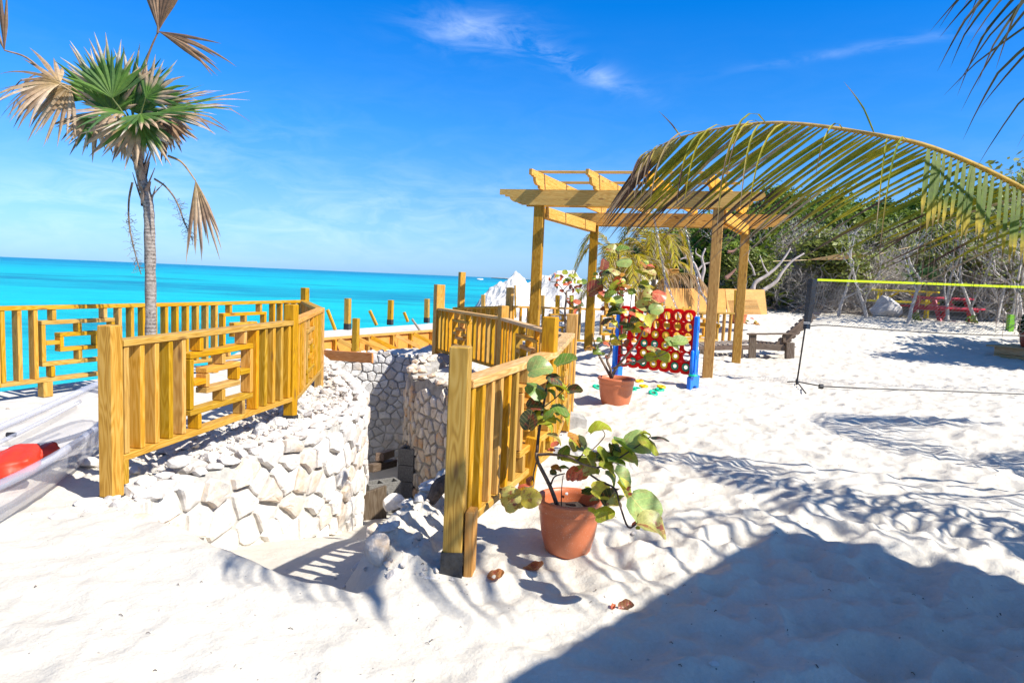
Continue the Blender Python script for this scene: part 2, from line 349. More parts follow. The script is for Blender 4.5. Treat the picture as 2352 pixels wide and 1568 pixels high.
def height(x, y, detail=True):
    x = np.asarray(x, float); y = np.asarray(y, float)
    z = 0.05*fbm(x*0.35, y*0.35, 2, 5)
    rt = sm(1.5, 5.0, x)
    z += rt*(0.55*sm(12.5, 23, y)+0.9*sm(23, 34, y)+3.0*sm(33, 60, y))
    # hill behind the scrub
    # white spoil heaps by the water are separate objects
    if detail:
        A = 0.42+0.62*sm(-0.5, 0.8, x)+0.55*sm(0.2, 1.0, x)*sm(4.6, 3.4, y)
        r1 = 1-np.abs(fbm(x*1.9+3, y*2.6, 3, 11)); r2 = fbm(x*5.2, y*7.0, 3, 21)
        z += A*(0.036*(r1-0.7)+0.011*r2)+A*0.019*crater(x, y, 0.42, 31, 0.13)+A*0.008*crater(x, y, 0.21, 41, 0.06)
    # rubble bed between left fence and wall
    din = seg_dist(x, y, PITPOLY, True); ins = inside(x, y, PITPOLY)
    rb = (~ins)*sm(1.7, 0.5, din)*sm(3.7, 4.3, y)*sm(11.5, 10.5, y)*sm(0.3, -0.3, x)*sm(-3.4, -2.2, x)
    z += rb*0.02
    if detail: z += rb*(0.03*(1-np.abs(fbm(x*6, y*6, 3, 51))*1.6)+0.012*fbm(x*17, y*17, 2, 61))
    # stair pit
    fl = np.interp(y, [2.7, 3.05, 3.6, 4.2, 4.8, 5.6, 6.6, 8.2, 11], [-0.14, -0.24, -0.36, -0.46, -0.62, -0.88, -1.15, -1.5, -1.9])
    dr = seg_dist(x, y, RIDGE)
    k = np.where(ins, sm(0.0, 0.30, dr)*sm(0.0, 0.20+0.25*sm(-0.9, -1.5, x), seg_dist(x, y, LIP)), 0.0)
    k = np.where((~ins) & (din < 0.16) & (y > 3.9) & (dr > 0.25), 1.0, k)
    base = z; z = z*(1-k)+k*(fl+0.5*(z))
    # loose ridge of debris along the near right side of the pit
    z += 0.075*np.exp(-(dr/0.17)**2)*sm(5.6, 4.6, y)*sm(2.9, 3.2, y)*(1+0.9*fbm(x*7, y*7, 3, 71))
    # banked sand near the pot
    z -= 0.24*sm(11.25, 11.7, y)*sm(19, 17, y)*sm(-0.9, -1.5, x)
    # drop to the sea
    xc = np.interp(y, YC, XC); s = (x-xc)*0.9
    z = np.where(s < 0, np.maximum(-6.0, z+1.7*s), z)
    return z
def hz(x, y): return float(height(np.array([x]), np.array([y]))[0])
def on(x, y, dz=0.0): return Vector((x, y, hz(x, y)+dz))
def ground():
    half = np.concatenate([np.linspace(0, R(50), 480), np.linspace(R(51.2), math.pi, 110)])
    th = np.concatenate([-half[::-1][:-1], half])   # from +Y
    r = np.concatenate([[0.02, 0.4, 0.8], 1.15*np.exp(np.linspace(0, math.log(40/1.15), 760)), 40*np.exp(np.linspace(0.02, math.log(600/40), 110))])
    T, RR = np.meshgrid(th, r); ox, oy = 0.0, -0.6
    x = ox+RR*np.sin(T); y = oy+RR*np.cos(T); z = height(x, y)
    nr, ntt = x.shape; co = np.stack([x, y, z], -1).reshape(-1, 3).astype(np.float32)
    i = np.arange(nr-1)[:, None]*ntt+np.arange(ntt-1)[None, :]; q = np.stack([i, i+ntt, i+ntt+1, i+1], -1).reshape(-1, 4)
    me = bpy.data.meshes.new('sand_ground'); me.vertices.add(len(co)); me.vertices.foreach_set('co', co.ravel())
    me.loops.add(q.size); me.loops.foreach_set('vertex_index', q.ravel().astype(np.int32)); me.polygons.add(len(q))
    me.polygons.foreach_set('loop_start', np.arange(0, q.size, 4, dtype=np.int32)); me.polygons.foreach_set('loop_total', np.full(len(q), 4, dtype=np.int32))
    me.polygons.foreach_set('use_smooth', np.ones(len(q), bool)); me.update(calc_edges=True)
    lit = (sm(22.5, 27, y+0.0*x+0.8*fbm(x*0.4, y*0.4, 2, 3))*sm(2.5, 4.5, x)).reshape(-1)
    a = me.color_attributes.new('Col', 'FLOAT_COLOR', 'POINT'); a.data.foreach_set('color', np.repeat(np.stack([lit, lit, lit, lit*0+1], -1), 1, 0).astype(np.float32).ravel())
    me.materials.append(M_sand); o = link('sand_ground', me); tag(o, kind='structure'); return o
ground()

# ------------------------------------------------------------------ sea
SEA = -3.0
def sea():
    m, t, b = mat('turquoise_sea'); P = geo(t).outputs['Position']
    ln = t.nodes.new('ShaderNodeVectorMath'); ln.operation = 'LENGTH'; L(t, P, ln.inputs[0])
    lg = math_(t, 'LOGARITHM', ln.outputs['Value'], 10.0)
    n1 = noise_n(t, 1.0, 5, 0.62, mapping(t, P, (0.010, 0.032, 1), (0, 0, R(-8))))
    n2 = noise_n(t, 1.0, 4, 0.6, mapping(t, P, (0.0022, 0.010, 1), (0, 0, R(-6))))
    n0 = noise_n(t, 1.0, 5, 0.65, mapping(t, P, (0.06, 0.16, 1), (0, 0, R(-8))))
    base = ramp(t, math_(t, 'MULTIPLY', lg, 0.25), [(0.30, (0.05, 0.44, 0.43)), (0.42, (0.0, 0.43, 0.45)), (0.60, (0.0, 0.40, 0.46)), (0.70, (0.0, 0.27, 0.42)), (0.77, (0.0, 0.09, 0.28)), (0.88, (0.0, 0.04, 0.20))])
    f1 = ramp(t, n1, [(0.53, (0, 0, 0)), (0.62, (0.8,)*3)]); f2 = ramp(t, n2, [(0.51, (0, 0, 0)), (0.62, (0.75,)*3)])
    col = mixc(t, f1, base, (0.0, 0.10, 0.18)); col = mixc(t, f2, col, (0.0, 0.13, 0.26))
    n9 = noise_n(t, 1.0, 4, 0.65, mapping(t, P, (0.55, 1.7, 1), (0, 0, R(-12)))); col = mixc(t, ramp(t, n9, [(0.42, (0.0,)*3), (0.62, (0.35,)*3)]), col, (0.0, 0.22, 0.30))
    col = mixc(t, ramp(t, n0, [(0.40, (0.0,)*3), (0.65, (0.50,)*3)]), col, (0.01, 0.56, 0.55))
    L(t, col, b.inputs['Base Color']); b.inputs['Roughness'].default_value = 0.35; b.inputs['Specular IOR Level'].default_value = 0.10
    w = math_(t, 'ADD', noise_n(t, 1.0, 5, 0.6, mapping(t, P, (1.2, 3.2, 1), (0, 0, R(-12)))), noise_n(t, 1.0, 3, 0.6, mapping(t, P, (0.25, 0.7, 1), (0, 0, R(-14)))))
    bump(t, b, w, 0.9, 0.25)
    vs = []; fs = []; rs = [1.5, 6, 15, 40, 120, 400, 1500, 5000, 14000]; n = 64
    for r in rs:
        for k in range(n): a = 2*math.pi*k/n; vs.append((r*math.cos(a), r*math.sin(a)+5, SEA))
    for i in range(len(rs)-1):
        for k in range(n): k2 = (k+1) % n; fs.append((i*n+k, (i+1)*n+k, (i+1)*n+k2, i*n+k2))
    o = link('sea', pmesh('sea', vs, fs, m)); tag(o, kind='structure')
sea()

# ------------------------------------------------------------------ fences
UP = Vector((0, 0, 1))
def V2(p, z): return Vector((p[0], p[1], z))
def seg_frame(a, b):
    d = Vector((b[0]-a[0], b[1]-a[1], 0)); l = d.length; d.normalize(); return d, Vector((-d.y, d.x, 0)), l
def fence_segment(root, a, b, zt, zb, decor=(), gap=0.135, e0=0.05, e1=0.05, dd=0.44, m=None, top_ext=(0, 0), mt=None):
    """rails laid flat, two-by-four balusters on edge, square meander panels"""
    m = m or M_wood; d, nrm, l = seg_frame(a, b); w, t = 0.089, 0.038
    P = lambda s, z: Vector((a[0], a[1], 0))+d*s+UP*z
    board('top_rail', P(e0-top_ext[0], zt-t/2), P(l-e1+top_ext[1], zt-t/2), t, w+0.012, nrm, mt or m, root)
    board('bottom_rail', P(e0, zb+t/2), P(l-e1, zb+t/2), t, w, nrm, m, root)
    z0, z1 = zb+t, zt-t
    decor = [c if isinstance(c, tuple) else (c, dd) for c in decor]
    s = e0+0.03
    while s < l-e1-0.01:
        if not any(abs(s-c) < ww/2+0.045 for c, ww in decor):
            board('baluster', P(s, z0+0.001), P(s, z1-0.001), t, w-0.004, nrm, m, root)
        s += gap
    H = z1-z0
    for c, ww in decor:
        o0, o1 = c-ww/2, c+ww/2; a0, a1 = z0+0.20*H, z1-0.19*H
        i0, i1 = c-ww*0.27, c+ww*0.27; b0, b1 = z0+0.40*H, z1-0.38*H
        e = 0.002
        def up(s_, za, zb_, n_='lattice_block'): board(n_, P(s_, za+e), P(s_, zb_-e), t, w-0.006, nrm, m, root)
        def hr(sa, sb, z_, n_='lattice_bar'): board(n_, P(sa, z_), P(sb, z_), t, w-0.002, nrm, m, root)
        hr(o0, o1, a0, 'lattice_bar'); hr(o0, o1, a1)
        up(o0+t/2, a0+t/2, a1-t/2, 'lattice_bar'); up(o1-t/2, a0+t/2, a1-t/2, 'lattice_bar')
        hr(i0, i1, b0); hr(i0, i1, b1); up(i0+t/2, b0+t/2, b1-t/2, 'lattice_bar'); up(i1-t/2, b0+t/2, b1-t/2, 'lattice_bar')
        up(c, b1+t/2, a1-t/2); up(c, a0+t/2, b0-t/2)
        zm = (b0+b1)/2; hr(o0+t+e, i0-e, zm, 'lattice_block'); hr(i1+e, o1-t-e, zm, 'lattice_block')
        up(o0+0.11*ww+0.04, a1+t/2, z1); up(o1-0.11*ww-0.02, a1+t/2, z1)
        up(o0+0.11*ww+0.02, z0, a0-t/2); up(o1-0.11*ww-0.04, z0, a0-t/2)
def post(root, p, z0, z1, ydir, sz=0.089, m=None, name='post', wrap=None, lean=None):
    q = board(name, V2(p, z0), V2(p, z1)+(lean or Vector()), sz, sz, ydir, m or M_post, root, bev=0.005)
    if wrap:
        g = MB(); d = Vector(ydir).normalized(); x = d.cross(UP); h = sz/2+0.004
        zs = [z0-0.02, (z0+wrap)/2, wrap]; vs = []
        for z in zs:
            for sx, sy in ((-1,-1),(1,-1),(1,1),(-1,1)): vs.append(V2(p, z+random.uniform(-.008, .012)*(z == wrap))+x*sx*(h+random.uniform(0, .003))+d*sy*(h+random.uniform(0, .003)))
        fs = [(i*4+k, i*4+(k+1) % 4, i*4+4+(k+1) % 4, i*4+4+k) for i in range(2) for k in range(4)]
        o = mobj('plastic_wrap', vs, fs, M_wrap, None); 
        ql = q.location+root.location; o.parent = q; o.matrix_parent_inverse = Matrix.Identity(4)
        mw = Matrix.LocRotScale(ql, q.rotation_quaternion, None).inverted() @ Matrix.Translation(o.location)
        o.rotation_mode = 'QUATERNION'; o.location, o.rotation_quaternion, _ = mw.decompose()
    return q
M_wrap = simple('black_flashing_tape', (0.022, 0.023, 0.026), 0.28, 40, 0.5, 0.6)
random.seed(4)
# left front railing beside the rubble
A1, A2, A3, A4 = (-2.215, 3.74), (-1.885, 5.80), (-2.22, 7.85), (-2.93, 9.55)
fa = empty('railing', (-2.2, 3.74, 0), 'near left pine railing with square meander panel, standing on white rubble', 'railing')
d1 = seg_frame(A1, A2)[0]
post(fa, A1, -0.01, 1.0, d1, wrap=0.035); post(fa, A2, -0.02, 1.05, d1, wrap=0.10); post(fa, A3, -0.12, 0.92, seg_frame(A2, A3)[0])
board('support_block', V2(A1, 0.09)+d1*0.066, V2(A1, 0.23)+d1*0.066, 0.038, 0.089, d1.cross(UP), M_wood, fa)
fence_segment(fa, A1, A2, 0.915, 0.225, decor=[(1.03, 0.76)], gap=0.127, e0=0.048, e1=0.048)
fence_segment(fa, A2, A3, 0.915, 0.20, decor=[1.0], gap=0.130, e0=0.048, e1=0.048, dd=0.52)
board('support_block', V2(A3, -0.12)-seg_frame(A2, A3)[0]*0.066, V2(A3, 0.195)-seg_frame(A2, A3)[0]*0.066, 0.038, 0.089, d1.cross(UP), M_wood, fa)
# left back railing on the slab
fc = empty('railing', (-3.2, 8.5, 0), 'long pine railing at the left on the slab edge above the sea', 'railing')
C0, C1, C2 = (-5.6, 3.2), (-3.90, 7.25), (-2.98, 9.75)
dc = seg_frame(C0, C2)[0]
fence_segment(fc, A3, A4, 0.915, 0.22, gap=0.137, e0=0.048, e1=0.048)
post(fc, C2, -0.1, 1.09, dc); post(fc, A4, -0.1, 0.9, seg_frame(A3, A4)[0])
for (a, b, dec) in (((-6.4, 1.3), (-4.52, 5.95), (4.3,)), ((-4.52, 5.95), C2, (0.735, 2.92))):
    fence_segment(fc, a, b, 0.915, 0.20, decor=[(q, 0.74) for q in dec], gap=0.142, e0=0.0, e1=0.0)
for s in (0.2, 1.35, 2.5, 3.6, 4.9): 
    q = Vector((-4.52, 5.95, 0))+dc*s*0.9-dc*0.8
    board('support_block', V2(q, 0.06), V2(q, 0.198), 0.089, 0.089, dc, M_wood, fc)
# centre front railing beside the potted sea grapes
B1, B2, B3 = (-0.225, 3.02), (0.245, 4.42), (0.515, 6.15)
fb = empty('railing', (-0.2, 3.0, 0), 'front centre pine railing beside the large potted sea grape, grey weathered top', 'railing')
db = seg_frame(B1, B2)[0]
post(fb, B1, 0.0, 1.04, Vector((0.12, 1, 0)), wrap=0.115); post(fb, B2, 0.3, 1.115, db, sz=0.089)
post(fb, B3, -0.02, 0.862, seg_frame(B2, B3)[0])
fence_segment(fb, B1, B2, 0.885, 0.20, decor=[(1.12, 0.62)], gap=0.128, e0=0.048, e1=-0.06, mt=M_wrail)
fence_segment(fb, B2, B3, 0.880, 0.20, decor=[(1.05, 0.5)], gap=0.137, e0=0.062, e1=0.048, top_ext=(0, 0.07), mt=M_wrail)
p = V2(B1, 0)+Vector((0.075, -0.005, 0)); board('support_post', p+UP*-0.02, p+UP*0.30, 0.086, 0.042, Vector((0.15, 1, 0)).cross(UP), M_orange, fb)
p = V2(B1, 0)+db*1.0+Vector((0.06, 0, 0)); board('support_post', p+UP*-0.05+Vector((-0.05, 0, 0)), p+UP*0.42, 0.038, 0.089, db.cross(UP), M_post, fb)
p = V2(B3, 0)-seg_frame(B2, B3)[0]*0.066; board('support_block', p+UP*0.0, p+UP*0.198, 0.038, 0.089, db.cross(UP), M_wood, fb)
# centre back railing (weathered rail) along the stone tower
D1, D2, D3 = (-1.19, 10.9), (-0.13, 8.95), (0.50, 6.55)
fd = empty('railing', (-0.2, 8.9, 0), 'weathered middle railing running above the round stone wall towards the camera', 'railing')
dd_ = seg_frame(D1, D2)[0]
post(fd, D1, -0.3, 1.20, dd_, sz=0.14); post(fd, D2, -0.1, 0.985, dd_, sz=0.11)
post(fd, (0.56, 6.42), 0.0, 1.04, seg_frame(B2, B3)[0], sz=0.1)
fence_segment(fd, D1, D2, 0.835, 0.145, decor=[(0.92, 0.56)], gap=0.145, e0=0.04, e1=0.055, mt=M_wrail)
fence_segment(fd, D2, D3, 0.835, 0.145, decor=[(1.27, 0.90)], gap=0.145, e0=0.055, e1=0.0, mt=M_wrail)
p = V2(D1, -0.3)+dd_*0.17; board('support_block', p, p+UP*0.42, 0.1, 0.089, dd_, M_wood, fd)
board('tall_post', (-0.93, 12.1, -0.2), (-0.93, 12.1, 1.42), 0.1, 0.1, dd_, M_post, fd)
# far railing round the back of the pit, behind the pergola
fe = empty('railing', (1.5, 14.0, 0), 'far pine railing with meander panels running behind the pergola and the game', 'railing')
E = [(-1.05, 11.9), (-0.08, 13.7), (1.6, 14.2), (3.2, 14.75), (5.0, 15.2)]
for i, (a, b) in enumerate(zip(E[:-1], E[1:])):
    dec = [(), (1.15,), (0.55,), (0.75,)][i]
    fence_segment(fe, a, b, 0.80, 0.10, decor=[(q, 0.6) for q in dec], gap=0.16, e0=0.05, e1=0.05)
    q = b; post(fe, q, -0.15, (1.16, 0.85, 0.95, 1.05)[i], seg_frame(a, b)[0], sz=0.12 if i == 0 else 0.1)

# ------------------------------------------------------------------ pergola
PA, PB, PC, PD = Vector((0.34, 10.75, 0)), Vector((2.93, 10.1, 0)), Vector((4.12, 12.45, 0)), Vector((1.50, 13.35, 0))
pg = empty('pergola', (2.2, 11.6, 0), 'pine pergola with scrolled beam ends standing on the sand', 'pergola')
ex = (PB-PA).normalized(); ey = (PD-PA).normalized(); ex2 = (PC-PD).normalized()
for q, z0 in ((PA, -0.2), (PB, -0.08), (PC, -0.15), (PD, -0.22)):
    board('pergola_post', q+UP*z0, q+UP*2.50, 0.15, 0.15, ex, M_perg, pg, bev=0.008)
def scroll_beam(name, c0, c1, h, th, m, parent, ext=0.42, side=None, zt=0):
    """a beam with an ogee cut under both ends; c0,c1 are the end points of its top edge"""
    c0 = Vector(c0); c1 = Vector(c1); d = (c1-c0); l = d.length; d.normalize(); n = side or d.cross(UP).normalized()
    k = h/0.24
    prof = [(0, 0), (0, -0.085*k), (0.085*k, -0.085*k), (0.09*k, -0.10*k), (0.16*k, -0.10*k)]
    for i in range(7): a = math.pi*(1-i/6*0.55); prof.append((0.27*k+0.11*k*math.cos(a), -0.10*k-0.10*k*math.sin(a)*1.0))
    prof += [(0.36*k, -0.20*k), (0.36*k, -h)]
    # stair step out of the curve
    pts = [(x, z) for x, z in prof]+[(l-x, z) for x, z in reversed(prof)]
    nv = len(pts); vs = []
    for sgn in (-1, 1):
        for x, z in pts: vs.append(c0+d*x+UP*z+n*sgn*th/2)
    fs = [tuple(range(nv)), tuple(range(2*nv-1, nv-1, -1))]+[((i+1) % nv, i, nv+i, nv+(i+1) % nv) for i in range(nv)]
    # put local Z along the beam so the grain runs lengthwise
    c = sum(vs, Vector())/len(vs); mt = Matrix((n, d.cross(n)*-1, d)).transposed()
    if mt.determinant() < 0: mt = Matrix((n, d.cross(n), d)).transposed()
    qi = mt.to_quaternion(); qinv = qi.inverted()
    lv = []
    for v in vs: w_ = v-c; w_.rotate(qinv); lv.append(w_)
    me = pmesh(name, lv, fs, m); o = link(name, me, parent, c, qi)
    bm = bmesh.new(); bm.from_mesh(me); bmesh.ops.recalc_face_normals(bm, faces=bm.faces[:]); bmesh.ops.triangulate(bm, faces=[f for f in bm.faces if len(f.verts) > 4]); bm.to_mesh(me); bm.free()
    return o
ofs = ey*-0.10
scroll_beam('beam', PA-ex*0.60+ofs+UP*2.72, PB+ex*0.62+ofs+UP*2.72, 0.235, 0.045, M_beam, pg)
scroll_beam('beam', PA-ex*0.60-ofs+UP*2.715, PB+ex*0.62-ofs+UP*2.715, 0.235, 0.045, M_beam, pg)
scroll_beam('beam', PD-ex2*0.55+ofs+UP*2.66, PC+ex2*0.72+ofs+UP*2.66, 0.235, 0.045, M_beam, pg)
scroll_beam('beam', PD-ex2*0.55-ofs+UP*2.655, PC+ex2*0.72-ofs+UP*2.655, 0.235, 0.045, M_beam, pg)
# side ties under the beams
for a, b in ((PA, PD), (PB, PC)):
    e = (b-a).normalized(); n = e.cross(UP)
    for sg in (-1, 1): board('side_tie', a+e*0.16+n*sg*0.055+UP*2.40, b-e*0.16+n*sg*0.055+UP*2.38, 0.04, 0.17, UP, M_beam, pg)
for i in range(4):
    t = (0.03, 0.345, 0.655, 0.97)[i]
    a = PA.lerp(PB, t); b = PD.lerp(PC, t); e = (b-a).normalized()
    scroll_beam('rafter', a-e*0.62+UP*2.953, b+e*0.55+UP*2.895, 0.235, 0.045, M_beam, pg)
for t in (-0.05, 0.30, 0.68, 1.0):
    a = PA.lerp(PD, t); b = PB.lerp(PC, t); e = (b-a).normalized()
    board('batten', a-e*0.12+UP*(2.975-0.055*t), b+e*0.15+UP*(2.975-0.055*t), 0.036, 0.04, UP, M_beam, pg)
# ------------------------------------------------------------------ stone walls
def clip(poly, nx, ny, c):
    out = []
    for i in range(len(poly)):
        p, q = poly[i], poly[(i+1) % len(poly)]; a = p[0]*nx+p[1]*ny-c; b = q[0]*nx+q[1]*ny-c
        if a <= 0: out.append(p)
        if (a < 0) != (b < 0) and a != b: t = a/(a-b); out.append((p[0]+(q[0]-p[0])*t, p[1]+(q[1]-p[1])*t))
    return out
def voronoi_cells(S_, z0, z1, pw, ph, rnd, jit=0.42):
    k = pw/ph; seeds = []; nr = int((z1-z0)/ph)+2; nc = int(S_/pw)+2
    for j in range(-1, nr+1):
        for i in range(-1, nc+1):
            seeds.append(((i+0.5*(j % 2)+rnd.uniform(-jit, jit))*pw, (z0+(j+rnd.uniform(-jit, jit))*ph)*k))
    grid = {}
    for s in seeds: grid.setdefault((int(s[0]//pw), int(s[1]//pw)), []).append(s)
    out = []
    for s in seeds:
        if not (0 < s[0] < S_ and z0*k-0.2*pw < s[1] < z1*k): continue
        poly = [(s[0]-2*pw, s[1]-2*pw), (s[0]+2*pw, s[1]-2*pw), (s[0]+2*pw, s[1]+2*pw), (s[0]-2*pw, s[1]+2*pw)]
        gx, gy = int(s[0]//pw), int(s[1]//pw)
        for dx in range(-2, 3):
            for dy in range(-2, 3):
                for o in grid.get((gx+dx, gy+dy), ()):
                    if o is s: continue
                    nx, ny = o[0]-s[0], o[1]-s[1]; mx, my = (o[0]+s[0])/2, (o[1]+s[1])/2
                    poly = clip(poly, nx, ny, nx*mx+ny*my)
                    if not poly: break
        if len(poly) > 2: out.append(([(p[0], p[1]/k) for p in poly], (s[0], s[1]/k)))
    return out
def stone_wall(name, label, P, side, z0f, z1f, pw, ph, m, mm, seed, thick=0.30, srange=None, proud=0.035, gapw=0.010, maxn=295, cap=True):
    rnd = random.Random(seed); path = smooth_path(P, 0.05); n = len(path); acc = [0.0]
    for a, b in zip(path[:-1], path[1:]): acc.append(acc[-1]+(b-a).length)
    S_ = acc[-1]; nr = []
    for i in range(n):
        d = (path[min(i+1, n-1)]-path[max(i-1, 0)]).normalized(); nr.append(Vector((d.y, -d.x))*side)
    def pos(s, z, h=0):
        s = min(max(s, 0), S_-1e-6); i = max(0, min(n-2, int(np.searchsorted(acc, s)-1))); t = (s-acc[i])/(acc[i+1]-acc[i])
        p = path[i].lerp(path[i+1], t); q = nr[i].lerp(nr[i+1], t).normalized(); return Vector((p.x+q.x*h, p.y+q.y*h, z))
    root = empty(name, (path[0].x, path[0].y, 0), label, 'wall')
    # mortar body
    vs = []; fs = []; ns = int(S_/0.08)
    for i in range(ns+1):
        s = S_*i/ns; zt, zb = z1f(s)-0.02+rnd.uniform(-.012, .012), z0f(s)-0.7
        for z, h in ((zb, 0), ((zb+zt)/2, rnd.uniform(-.006, .006)), (zt, -0.015), (zt+0.01, -thick*0.5), (zt-0.03, -thick), (zb, -thick)): vs.append(pos(s, z, h))
        if i:
            b = (i-1)*6
            for k in range(6): k2 = (k+1) % 6; fs.append((b+k, b+k2, b+6+k2, b+6+k))
    fs += [tuple(range(5, -1, -1)), tuple(ns*6+k for k in range(6))]
    mobj('mortar', vs, fs, mm, root)
    zmin = min(z0f(S_*i/20) for i in range(21)); zmax = max(z1f(S_*i/20) for i in range(21)); cnt = 0
    cells = [c for c in voronoi_cells(S_, zmin, zmax+ph*0.5, pw, ph, rnd) if (not srange or srange[0] < c[1][0] < srange[1])]
    for poly, c in cells:
        if srange and not (srange[0] < c[0] < srange[1]): continue
        if c[1] < z0f(c[0])-0.1 or c[1] > z1f(c[0])+ph*0.12 or cnt >= maxn: continue
        # subdivide the outline a little and roughen it
        pts = []
        for i in range(len(poly)):
            p, q = poly[i], poly[(i+1) % len(poly)]; l = math.hypot(p[0]-q[0], p[1]-q[1])
            if l < 0.012: continue
            pts.append(p)
            if l > pw*0.45: t = rnd.uniform(.35, .65); j = rnd.uniform(-.05, .05)*pw; pts.append((p[0]+(q[0]-p[0])*t+j, p[1]+(q[1]-p[1])*t+j))
        if len(pts) < 4: continue
        A_ = pw*0.5; sh = 1-gapw/A_*1.2
        rot = rnd.uniform(-1, 1); tx, tz = rnd.uniform(-.08, .08), rnd.uniform(-.08, .08); hh = proud*rnd.uniform(0.5, 1.25)
        vs = []; k = len(pts)
        for f, h in ((sh, -0.012), (sh*0.955, hh*0.55), (sh*0.83, hh*.95), (sh*0.45, hh*1.08)):
            for (x, z) in pts:
                dx, dz = (x-c[0])*f, (z-c[1])*f; e = (dx*tx+dz*tz)*0.8 if h > 0 else 0
                jt = 0.0 if h < 0 else rnd.uniform(-.13, .13)*hh
                zz = min(c[1]+dz, z1f(c[0])+0.035)
                vs.append(pos(c[0]+dx, zz, h+e+jt))
        vs.append(pos(c[0], c[1], hh*1.15)); fs = []
        for r_ in range(3):
            for i in range(k): i2 = (i+1) % k; fs.append((r_*k+i, r_*k+i2, (r_+1)*k+i2, (r_+1)*k+i))
        for i in range(k): fs.append((3*k+i, 3*k+(i+1) % k, 4*k))
        if side > 0: fs = [f[::-1] for f in fs]
        mobj('stone', vs, fs, m, root); cnt += 1
    return root, pos, S_, z1f
W1 = stone_wall('stone_wall', 'low white limestone wall curving down into the pit in front of the left railing', W1P, 1,
    lambda s: float(np.interp(s, [0, 0.6, 1.6, 2.6, 3.4, 4.2, 8.2], [-0.25, -0.40, -0.72, -1.0, -1.2, -0.6, -0.4])), lambda s: float(np.interp(s, [0, 0.8, 1.5, 4.0, 8.2], [-0.02, 0.05, 0.07, 0.04, 0.0])), 0.205, 0.18, M_white, M_mortar_l, 3, srange=(0.05, 8.0), proud=0.034, gapw=0.010, thick=0.16)
W2 = stone_wall('stone_wall', 'round cream stone wall of upright stones rising from the pit behind the front post', W2P, -1,
    lambda s: -1.36 if s < 3.3 else -0.35, lambda s: 0.13+0.03*math.sin(s*9)+0.02*math.sin(s*23), 0.104, 0.145, M_tan, M_mortar, 8, srange=(0.45, 4.7), proud=0.03, gapw=0.0075)
W3 = stone_wall('stone_wall', 'grey shaded stone wall at the far end of the pit', W3P, 1,
    lambda s: -1.9, lambda s: 0.0+0.03*math.sin(s*7), 0.15, 0.13, M_greyst, M_mortar_l, 5, proud=0.026, gapw=0.005)
# ------------------------------------------------------------------ rocks
def rock_mesh(seed, m, sub=2, flat=0.7):
    bm = bmesh.new(); bmesh.ops.create_icosphere(bm, subdivisions=sub, radius=0.5); rnd = random.Random(seed)
    pl = [(Vector((rnd.gauss(0, 1), rnd.gauss(0, 1), rnd.gauss(0, 1))).normalized(), rnd.uniform(0.24, 0.44)) for _ in range(9)]
    o = Vector((seed*3.1, seed*1.7, 0))
    for v in bm.verts:
        for n, d in pl:
            k = v.co.dot(n)-d
            if k > 0: v.co -= n*k*0.95
        v.co *= 1+0.14*mnoise.noise(v.co*4+o); v.co.z *= flat
    me = bpy.data.meshes.new('rock'); bm.to_mesh(me); bm.free(); me.materials.append(m); return me
RV = [rock_mesh(i, M_rubble, 2, 0.55+0.12*(i % 3)) for i in range(9)]
RT = [rock_mesh(70+i, M_tan, 2, 0.7) for i in range(9)]
RW = [rock_mesh(40+i, M_white, 3, 0.8) for i in range(5)]
def place_rock(me, p, s, name='rock', label=None, cat='rock', group=None, parent=None, sq=None):
    o = link(name, me, parent, p, (Matrix.Rotation(random.uniform(0, 6.3), 3, 'Z') @ Matrix.Rotation(random.uniform(-.35, .35), 3, 'X')).to_quaternion())
    k = sq or (random.uniform(.8, 1.35), random.uniform(.7, 1.1), random.uniform(.7, 1.1)); o.scale = (s*k[0], s*k[1], s*k[2])
    return tag(o, label, cat, group)
random.seed(21)
for (root_, pos_, S__, zf_), s0_, s1_, ms_, mm_ in ((W2, .4, 4.8, .12, M_tan), (W1, .1, 8.3, .15, M_white), (W3, 0.1, 2.4, .13, M_greyst)):
    s_ = s0_
    while s_ < s1_:
        for row in range(2):
            k_ = ms_*random.uniform(.8, 1.3); p_ = pos_(s_+random.uniform(-.03, .03), zf_(s_)+k_*.08, -.05-row*ms_*.9); o = link('cap_stone', (RT if mm_ is M_tan else RV)[random.randrange(9)], root_, p_, Matrix.Rotation(random.uniform(0, 6.3), 3, 'Z').to_quaternion()); o.scale = (k_, k_*.9, k_*.8)
        s_ += ms_*random.uniform(.75, 1.0)
w1path = smooth_path(W1P, 0.05)
def rubble_spot():
    while True:
        i = int(random.uniform(0.10, 0.98)*(len(w1path)-1)); q = w1path[i]; d = (w1path[min(i+1, len(w1path)-1)]-w1path[i-1]).normalized()
        off = random.random()**1.2*0.85+0.02; x, y = q.x-d.y*off, q.y+d.x*off
        if y < 11 and (y > 4.05 or off < 0.2): return x, y, off
for i in range(150):
    x, y, off = rubble_spot(); s = random.choice((0.05, 0.07, 0.09, 0.12, 0.15))*random.uniform(.8, 1.2)
    where_ = 'by the first left post' if y < 4.3 else 'below the meander panel' if y < 5.2 else 'by the second left post' if y < 6.3 else 'beside the narrow railing section' if y < 7.6 else 'at the far end of the wall'
    place_rock(random.choice(RV), (x, y, hz(x, y)+(0.07 if off < 0.3 else 0.01)+s*0.1), s, 'rubble_stone', '%s loose pale stone %s %s' % ('small' if s < .075 else 'fist sized' if s < .11 else 'large', 'on the wall edge' if off < .3 else 'in the rubble bed' if off < .6 else 'close to the railing', where_), 'stone', 'loose rubble stones')
